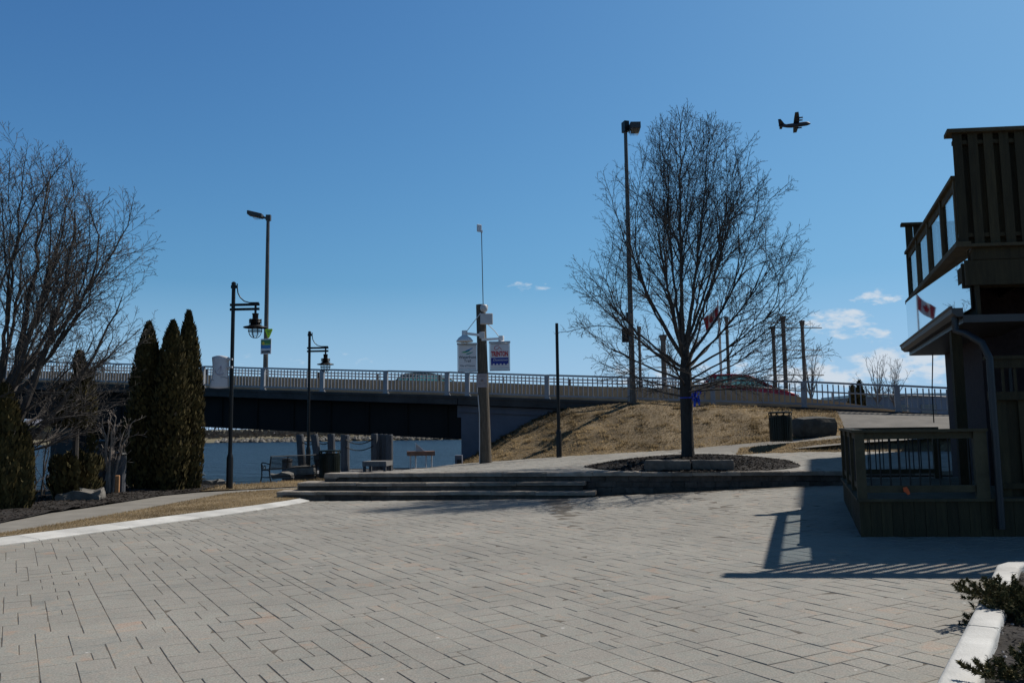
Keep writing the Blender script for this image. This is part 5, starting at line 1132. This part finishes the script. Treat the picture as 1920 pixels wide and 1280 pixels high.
# ------------------------------------------------------------------ planter at the lower right
KA = [(1.7, 3.92), (2.73, 5.46), (3.41, 6.47), (4.1, 7.5), (4.77, 8.5), (5.02, 8.88), (5.22, 9.05), (5.6, 9.12), (7.4, 9.1)]
pl = thing('planter_kerb', 'white concrete planter kerb at the lower right corner', 'kerb', (2.7, 5.2, 0)); mb = MB(); rings = []
for k, (x, y) in enumerate(KA):
    a = Vector(KA[max(k - 1, 0)]); b = Vector(KA[min(k + 1, len(KA) - 1)]); t_ = (b - a).normalized(); n = Vector((t_.y, -t_.x)); 
    rings.append([Vector((x + n.x * u, y + n.y * u, z)) for u, z in ((0, -.1), (.23, -.1), (.225, .13), (.215, .152), (.19, .16), (.05, .16), (.025, .152), (.01, .13))])
mb.loft(rings); attach(mb.build('concrete', M['kerb'], None, True), pl)
mb = MB()
for x, y in ((3.3, 6.31), (4.45, 8.02)): mb.obox((x + .02, y - .01, .1605), (x + .19, y - .125, .1605), .008, .003); 
attach(mb.build('joint', M['txt']), pl)
PB_ = [(1.85, 3.7)] + [(x + .17, y - .12) for x, y in KA[1:5]] + [(5.3, 8.95), (7.2, 8.95), (9, 8.9), (9, 3), (2.0, 3)]
sheet('planter_mulch', M['mulch'], PB_, lambda x, y: .09, .3, amp=.05, ns=3)
def gravel_pick(rg):
    return poly_pick(PB_, lambda x, y: .1 + .05 * nz(x, y, 3))(rg)
chips('planter_chips', gravel_pick, 12000, .016, 8)
rgp = random.Random(6); q = MB()
for _ in range(2500):
    p = gravel_pick(rgp)
    if p is None: continue
    p = Vector(p); r_ = rgp.uniform(.006, .018); q.add([p + Vector((r_ * a, r_ * b, r_ * c)) for a, b, c in ((-1, 0, .3), (0, -1, .2), (1, 0, .4), (0, 1, .3), (.1, .1, 1.1))], [(0, 1, 4), (1, 2, 4), (2, 3, 4), (3, 0, 4)], rgp.uniform(.6, 1))
tag(q.build('planter_gravel', leaf_mat('gravel_pieces', (.06, .055, .05), (.42, .4, .38), .9), fix=False), kind='stuff')
def juniper(label, base, targets, seed, dens=1.0, group=None):
    rg = random.Random(seed); t = thing('juniper', label, 'shrub', base, 0, group); tw = MB(); nd = MB()
    def spray(p, d, L_, lvl):
        n = max(3, int(L_ / .05)); pts = [p.copy()]
        for k in range(n):
            d = (d + rvec(rg, .10) + Vector((0, 0, -.012 if lvl == 0 else .02))).normalized(); pts.append(pts[-1] + d * L_ / n)
            q_ = pts[-1]
            m = int((15 if lvl else 9) * dens)
            for _ in range(m):
                u = rg.uniform(0, L_ / n); o = (rvec(rg) - d * .3); o = (o - d * o.dot(d)).normalized(); dd = (d * rg.uniform(.5, 1) + o).normalized(); s_ = dd.cross(rvec(rg)).normalized() * rg.uniform(.003, .0055); l_ = rg.uniform(.018, .036); b_ = q_ - d * u
                nd.add([b_ - s_, b_ + s_, b_ + dd * l_], [(0, 1, 2)], clamp(rg.gauss(.35, .22) + .25 * (q_.z), 0, 1))
            if lvl < 2 and k > 0:
                for _ in range(3 if lvl == 0 else 1):
                    if rg.random() < .8:
                        o = rvec(rg); o.z = abs(o.z) * .4; o = (o - d * o.dot(d)).normalized(); spray(q_, (d * .8 + o * .8).normalized(), L_ * rg.uniform(.22, .42), lvl + 1)
        tw.tube(pts, [max(.0015, .007 * (1 - k / n) / (1 + lvl)) for k in range(n + 1)], 4, False)
    for (dx, dy, dz, L_) in targets: spray(Vector((0, 0, .02)), Vector((dx, dy, dz)).normalized(), L_, 0)
    tw.build('branches', M['twig'], t); nd.build('foliage', M['juniper'], t, fix=False); return t
rg = random.Random(31)
T1 = [(math.cos(a) * 1.0, math.sin(a) * .9, rg.uniform(-.02, .14), rg.uniform(.2, .38)) for a in [rg.uniform(1.3, 5.2) for _ in range(15)]] + [(-1, .1, .04, .5), (-1, -.25, .03, .48), (-.8, .5, .06, .42), (-1, .3, .05, .5)] + [(math.cos(a), math.sin(a), .12, .32) for a in [rg.uniform(0, 6.28) for _ in range(8)]]
juniper('spreading dark juniper spilling over the middle of the white planter kerb', (4.2, 6.88, .15), T1, 5, 1.3)
T2 = [(math.cos(a), math.sin(a), rg.uniform(.1, .4), rg.uniform(.14, .26)) for a in [rg.uniform(0, 6.28) for _ in range(9)]] + [(-1, .25, .3, .36)]
juniper('low juniper with upright tips in the bottom right corner', (3.0, 4.98, .13), T2, 6, 1.2)
T3 = [(math.cos(a), math.sin(a), rg.uniform(.2, .6), rg.uniform(.3, .5)) for a in [rg.uniform(0, 6.28) for _ in range(9)]]
juniper('small juniper farther back on the planter at the right edge', (5.5, 7.9, .1), T3, 7)
sb = (5.6, 8.6, .1); shrub('thin leafless twiggy shrub in the planter below the deck', sb, 6, .75, .4, 44, .006, matn='barklight', spec=dict(SH, rmin=.0025, lmin=[.1, .06], lmax=[.4, .2]))
# ------------------------------------------------------------------ things beyond the bridge
def column(label, x, ytop, Y, r, bars=()):
    tp_ = ony(x, ytop, Y); t = thing('steel_column', label, 'column', (tp_.x, Y, 1.1), 0, 'rust brown columns beyond the bridge'); h = tp_.z - 1.1
    mb = MB(); mb.tube([(0, 0, 0), (0, 0, h - .15)], [r, r * .92], 10); mb.build('shaft', M['rust'], t, True); mb = MB(); mb.lathe([(r * .95, h - .45), (r * 1.5, h - .1), (r * 1.5, h)], 10); mb.build('capital', M['rust'], t)
    for (x0, x1, y) in bars:
        a, b = ony(x0, y, Y), ony(x1, y, Y); o = Vector((tp_.x, Y + .0, 1.1)); mb = MB(); mb.tube([a - o, b - o], .035, 6); mb.build('crossbar', M['darkmetal'], t)
YC = 58
column('slim rust column half hidden by the tall road light', 1198, 612, YC, .105)
column('thick rust column seen through the left side of the bare tree', 1243, 628, YC, .19, ((1205, 1245, 655), (1210, 1245, 668)))
column('rust column directly left of the flag behind the bare tree', 1348, 596, YC, .09)
column('rust column directly right of the flag behind the bare tree', 1362, 594, YC, .115)
column('leftmost of three rust columns right of the bare tree', 1449, 612, YC, .13, ((1440, 1545, 703),))
column('middle and tallest of three rust columns right of the bare tree', 1467.5, 593, YC, .15, ((1440, 1490, 606),))
column('rightmost rust column with long thin crossbars right of the bare tree', 1503.5, 601, YC, .13, ((1440, 1541, 614.5), (1450, 1541, 656.5)))
# flag
fp_ = ony(1346, 566, 50); t = thing('flag', 'red and white maple leaf flag fluttering behind the bare tree', 'flag', (fp_.x, 50, 1.1)); h = fp_.z - 1.1
mb = MB(); mb.tube([(0, 0, 0), (0, 0, h)], [.07, .04], 8); mb.lathe([(.0, h), (.07, h + .05), (.0, h + .1)], 8); mb.build('pole', M['boxgrey'], t)
def cloth(u, v): # u from the pole outwards, v up; hanging, blowing to the left
    d = Vector((-.66, -.15, -.72)).normalized(); n = Vector((.2, -1, 0)).normalized(); return Vector((0, 0, h - .12)) + Vector((.05, 0, -1)) * (1 - v) * .8 + d * u * 1.4 + n * (.16 * math.sin(u * 8 + v * 2) * u) + Vector((0, 0, -.1 * math.sin(u * 5)))
for nm, u0, u1, mt in (('red_stripe', 0, .25, 'flagred'), ('white_field', .25, .75, 'flagwhite'), ('red_stripe', .75, 1, 'flagred')):
    mb = MB(); K = 8
    for i in range(K):
        for j in range(8):
            a, b = lerp(u0, u1, i / K), lerp(u0, u1, (i + 1) / K); mb.quad(cloth(a, j / 8), cloth(b, j / 8), cloth(b, (j + 1) / 8), cloth(a, (j + 1) / 8))
    mb.build(nm, M[mt], t, fix=False)
ml = [(0, .4), (.07, .27), (.16, .32), (.12, .12), (.24, .2), (.27, .14), (.4, .17), (.35, .06), (.38, .0), (.2, -.14), (.22, -.22), (.02, -.2), (.02, -.4)]
ml = ml + [(-x, y) for x, y in ml[::-1]]; mb = MB(); mb.add([cloth(.5 + x * .45, .5 + y * .9) + Vector((-.0, -.025, 0)) for x, y in ml] , [tuple(range(len(ml)))]); mb.add([cloth(.5 + x * .45, .5 + y * .9) + Vector((0, .025, 0)) for x, y in ml], [tuple(range(len(ml)))]); mb.build('maple_leaf', M['flagred'], t, fix=False)
# distant bare trees
DS = dict(seg=[.5, .4, .3], wob=[.08, .11, .13], sides=[5, 3, 3], space=[.42, .3], start=[.2, .15], angle=[(25, 45), (28, 55)], lift=[.15, .1], len=[.42, .42], lmin=[.5, .3], lmax=[2.4, 1.1], rmin=.011)
def far_tree(label, x, ytop, Y, wpx, seed, n=14, zb=1.1):
    tp_ = ony(x, ytop, Y); base = Vector((tp_.x, Y, zb)); H = tp_.z - zb; W_ = wpx * Y / F / 2; rg = random.Random(seed); limbs = []
    for k in range(n):
        a = k * 6.283 / n * 2.3; f = rg.random(); rr = W_ * (.2 + .75 * f); zz = H * (1 - .5 * f * f) * rg.uniform(.88, 1); z0 = H * rg.uniform(.22, .4); limbs.append(((0, 0, z0), (rr * math.cos(a), rr * math.sin(a), zz), (rr * .4 * math.cos(a), rr * .4 * math.sin(a), lerp(z0, zz, .45)), .06))
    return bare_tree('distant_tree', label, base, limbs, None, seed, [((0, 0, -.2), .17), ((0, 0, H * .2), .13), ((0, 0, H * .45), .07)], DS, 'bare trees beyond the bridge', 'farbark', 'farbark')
far_tree('bare spreading tree right of the columns beside the grey shed', 1640, 664, 75, 90, 51)
far_tree('second bare tree close to the brick wall above the grey shed', 1672, 668, 76, 76, 52)
far_tree('bare tree behind the three rust columns', 1515, 640, 72, 84, 53)
far_tree('bare tree seen low behind the trunk of the big bare tree', 1262, 655, 72, 90, 54)
for lab, x, yt, sd in (('left one of two small dark cone shaped evergreens beyond the railing', 1598, 724, 61), ('right one of two small dark cone shaped evergreens beyond the railing', 1611, 716, 62)):
    tp_ = ony(x, yt, 56); cedar(lab, (tp_.x, 56, 1.1), tp_.z - 1.1, .42, sd, n=900, group='small evergreens beyond the railing', name='evergreen', size=1.6)
# grey shed
a, b = ony(1590, 745, 80), ony(1900, 738, 80); t = thing('grey_shed', 'long low blue grey shed with pale flat roof behind the railing', 'building', (a.x, 80, 1)); w_ = b.x - a.x; h = 4.15 - 1
mb = MB(); mb.box((w_ / 2 + 1.5, 5, h / 2 - .1), (w_, 10, h), 0); mb.build('wall', M['bluewall'], t); mb = MB(); mb.box((w_ / 2 + 1.5, 5, h + .05), (w_ + .6, 10.6, .28)); mb.build('roof', M['tealroof'], t)
for k in range(5): mb = MB(); mb.box((2.5 + k * 2.6, -.02, 1.5), (1.5, .06, 1.6)); mb.build('window', M['window'], t)
# far shore buildings
def shore_house(label, x0, x1, ytop, Y, wall, roof, pitched):
    a, b = ony(x0, ytop, Y), ony(x1, ytop, Y); w_ = b.x - a.x; zt = a.z; t = thing('shore_building', label, 'building', ((a.x + b.x) / 2, Y, 0), 0, 'buildings on the far shore'); mb = MB(); mb.box((0, 4, zt / 2 - .3), (w_, 8, zt + .6)); mb.build('wall', M[wall], t); mb = MB()
    if pitched: mb.loft([[Vector((x, y, z)) for y, z in ((-.4, zt), (8.4, zt), (4, zt + 2.2))] for x in (-w_ / 2 - .4, w_ / 2 + .4)])
    else: mb.box((0, 4, zt + .2), (w_ + .6, 8.6, .4))
    mb.build('roof', M[roof], t)
    for k in range(max(1, int(w_ / 4))): mb = MB(); mb.box((-w_ / 2 + 2 + k * 4, -.03, zt * .45), (1.2, .1, 1.1)); mb.build('window', M['window'], t)
shore_house('yellow sided building with grey roof across the water', 40, 118, 797, 232, 'yellow', 'greyroof', True)
shore_house('pale blue metal shed across the water beside the ragged cedar', 163, 200, 806, 236, 'tealroof', 'tealroof', True)
shore_house('small dark blue house across the water under the bridge', 548, 566, 812, 240, 'bluewall', 'greyroof', True)
shore_house('low grey building across the water right of the cedars', 480, 506, 812, 245, 'greyroof', 'greyroof', False)
# wooded far bank
rgw = random.Random(88); q = MB()
for _ in range(9000):
    x = rgw.uniform(-240, 40); y = rgw.uniform(214, 262); hmax = 5.5 + 3 * nz(x, y, .05) + 1.5 * nz(x, y, .3); z = rgw.random() ** 1.3 * max(1, hmax); L_ = rgw.uniform(.4, 1.6); d = Vector((rgw.gauss(0, .35), rgw.gauss(0, .2), 1)).normalized() * L_; s = Vector((rgw.uniform(.04, .16), 0, 0)); p = Vector((x, y, z)); q.add([p - s, p + s, p + d], [(0, 1, 2)], clamp(rgw.gauss(.4, .25), 0, 1))
for _ in range(5000):
    x = rgw.uniform(-240, 40); y = rgw.uniform(205, 226); p = Vector((x, y, rgw.uniform(-.4, 1.4))); s = Vector((rgw.uniform(.2, .8), 0, 0)); q.add([p - s, p + s, p + Vector((rgw.gauss(0, .3), 0, rgw.uniform(.3, 1.0)))], [(0, 1, 2)], clamp(rgw.gauss(.65, .25), 0, 1))
tag(q.build('far_woods', leaf_mat('winter_woods', (.05, .038, .036), (.24, .185, .13), .95), fix=False), kind='stuff')
rgw = random.Random(3); q = MB()
for _ in range(900):
    x = rgw.uniform(-70, 10); y = 198 + rgw.uniform(0, 5) + 3.5 * nz(x, 0, .03); r_ = rgw.uniform(.25, .8); p = Vector((x, y, -1.0 + (y - 198) * .1)); vs = [p + Vector((r_ * math.cos(a) * rgw.uniform(.7, 1.2), r_ * math.sin(a), rgw.uniform(-.1, .2))) for a in [k * 1.047 for k in range(6)]]; vs.append(p + Vector((0, 0, r_ * .9))); q.add(vs, [(k, (k + 1) % 6, 6) for k in range(6)], rgw.random())
tag(q.build('shore_rocks', leaf_mat('shore_stone', (.04, .038, .035), (.22, .2, .17), .9), fix=False), kind='stuff')
# ------------------------------------------------------------------ cars
def car(label, loc, rz, pitch, paint, hatch=True, group=None):
    t = thing('car', label, 'car', loc, rz, group); t.rotation_euler = (0, pitch, rz); L_ = 4.5
    low = [(-2.25, .35, .78), (-2.2, .62, .82), (-2.1, .85, .84), (-1.4, .93, .86), (0, .93, .87), (.95, .95, .86), (1.5, .88, .85), (2.05, .74, .8), (2.24, .55, .72), (2.26, .3, .68)]
    mb = MB(); rings = []
    for x, z, w_ in low: rings.append([Vector((x, s * w_ * k, zz)) for s, k, zz in ((-1, .93, .22), (-1, 1, .4), (-1, .99, z - .08), (-1, .92, z), (1, .92, z), (1, .99, z - .08), (1, 1, .4), (1, .93, .22))])
    mb.loft(rings); mb.build('body', M[paint], t, True)
    rf = [(-2.0, .86, .8), (-1.75, 1.25, .68), (-1.5, 1.40, .62), (-.6, 1.47, .6), (.1, 1.42, .6), (.45, 1.28, .63), (1.15, .94, .78)]
    g = MB(); rings = []
    for x, z, w_ in rf: rings.append([Vector((x, -.8, .86)), Vector((x, -w_, z - .02)), Vector((x, w_, z - .02)), Vector((x, .8, .86))])
    g.loft(rings); g.build('windows', M['carglass'], t)
    r_ = MB(); rings = []
    for x, z, w_ in rf[1:6]: rings.append([Vector((x, -w_ - .02, z - .05)), Vector((x, -w_ * .92, z + .012)), Vector((x, w_ * .92, z + .012)), Vector((x, w_ + .02, z - .05))])
    r_.loft(rings)
    for s in (-1, 1):
        for (x0, z0, x1, z1) in ((-1.75, 1.2, -2.0, .88), (-.75, 1.42, -.8, .88), (.35, 1.3, 1.15, .9), (-1.45, 1.36, -1.65, .88)):
            w0 = interp(sorted([(x, w) for x, z, w in rf]), x0) + .012; r_.obox((x0, s * w0, z0), (x1, s * .815, z1), .05, .075, (1, 0, 0))
    r_.build('roof', M[paint], t)
    for s in (-1, 1):
        m_ = MB(); m_.box((.95, s * .98, .98), (.14, .2, .14), bev=.03); m_.build('mirror', M[paint], t)
        m_ = MB(); m_.box((2.12, s * .58, .66), (.2, .3, .13), bev=.03); m_.build('headlight', M['lens'], t)
        m_ = MB(); m_.box((-2.2, s * .62, .74), (.1, .26, .16), bev=.02); m_.build('tail_light', M['redlens'], t)
        for x in (-1.38, 1.4):
            wv = thing('wheel', None, None, (x, s * .8, .32)); wv.parent = t
            m_ = MB(); m_.lathe([(.2, -.1), (.31, -.1), (.325, -.07), (.325, .07), (.31, .1), (.2, .1)], 20); o = m_.build('tyre', M['tyre'], wv, True); o.rotation_euler = (R(90), 0, 0)
            m_ = MB(); m_.lathe([(.2, -.07), (.205, -.08), (.205, .08), (.2, .07)], 20)
            for k in range(6): a = k * 1.047; m_.obox((0, 0, .0), (.2 * math.cos(a), .2 * math.sin(a), 0), .05, .12)
            o = m_.build('rim', M['rim'], wv); o.rotation_euler = (R(90), 0, 0)
    return t
def road_z(X): return zdeck(X) - .17 - .035 * max(0, X - 6)
a = ony(803, 706, 43.0); X0 = a.x - .2425 * 4.5; zc = ony(800, 697.5, 43.0).z - 1.47; q0 = bp_(X0, 5.5, 0); car('grey green hatchback driving right across the bridge behind the railing', (q0.x, q0.y, zc), ang, .05, 'greycar')
q1 = ony(1372, 704, 38.6); car('red hatchback descending the bridge towards the right behind the barrier', (ony(1398, 704, 38.6).x, 38.6, q1.z - 1.47), ang, .085, 'redcar')
p = ony(163, 822, 226); car('dark parked car on the far shore between the two shore buildings', (p.x, 226, .15), .1, 0, 'greycar')
# ------------------------------------------------------------------ aircraft
pc = ony(1490, 235, 800); t = thing('transport_aircraft', 'dark grey four engined propeller aircraft flying in the clear sky', 'aircraft', pc)
dv = ray(1490, 235).normalized(); rr_ = rt.copy(); rr_ = (rr_ - dv * rr_.dot(dv)).normalized(); uu_ = rr_.cross(dv).normalized()
fx = (rr_ * .985 + uu_ * .135 + dv * .08).normalized(); wy = (rr_ * -.16 + uu_ * .46 - dv * .88); wy = -(wy - fx * wy.dot(fx)).normalized(); uz = fx.cross(wy).normalized()
Rm = Matrix((fx, wy, uz)).transposed().to_4x4(); t.matrix_world = Matrix.Translation(pc) @ Rm
mb = MB(); rings = []
for x, r_, zc_ in ((15.0, .15, -.5), (14.4, .8, -.4), (13, 1.5, -.15), (11, 2.05, 0), (6, 2.15, 0), (-3, 2.15, 0), (-7, 1.85, .3), (-11, 1.2, .9), (-14, .65, 1.3), (-15.2, .2, 1.5)): rings.append([Vector((x, r_ * math.cos(a), zc_ + r_ * math.sin(a))) for a in [k * .5236 for k in range(12)]])
mb.loft(rings); mb.build('fuselage', M['plane'], t, True)
def foil(x0, x1, y, z, th): return [Vector((x0, y, z)), Vector((lerp(x0, x1, .3), y, z + th)), Vector((x1, y, z)), Vector((lerp(x0, x1, .3), y, z - th * .5))]
mb = MB(); mb.loft([foil(3.0, -.4, -20.2, 2.7, .2), foil(4.4, -.9, -8, 2.4, .4), foil(4.6, -1.0, 0, 2.2, .45), foil(4.4, -.9, 8, 2.4, .4), foil(3.0, -.4, 20.2, 2.7, .2)]); mb.build('wing', M['plane'], t)
mb = MB(); mb.loft([foil(-11.6, -14.0, -8, 2.1, .15), foil(-10.6, -14.4, 0, 2.0, .25), foil(-11.6, -14.0, 8, 2.1, .15)]); mb.build('tailplane', M['plane'], t)
mb = MB(); mb.loft([[Vector((x, y, z)) for x, y in ((xa, -th), (xb, 0), (xa, th), (xc, 0))] for z, xa, xb, xc, th in ((1.4, -9.5, -14.9, -6.0, .3), (3.2, -11.2, -14.9, -9.4, .25), (9.0, -13.4, -15.2, -12.6, .12))]); mb.build('tail_fin', M['plane'], t)
for y in (-10, -5, 5, 10):
    mb = MB(); mb.loft([[Vector((x, y + r_ * math.cos(a), 1.9 + r_ * math.sin(a))) for a in [k * .785 for k in range(8)]] for x, r_ in ((7.7, .15), (7.2, .5), (6.4, .7), (3.5, .75), (.8, .3))]); e = mb.build('engine', M['plane'], t)
    mb = MB()
    for k in range(4): a = .5 + k * 1.5708; mb.obox((7.35, y, 1.9), (7.35, y + 2 * math.cos(a), 1.9 + 2 * math.sin(a)), .3, .07, (1, 0, 0))
    mb.build('propeller', M['plane'], e)
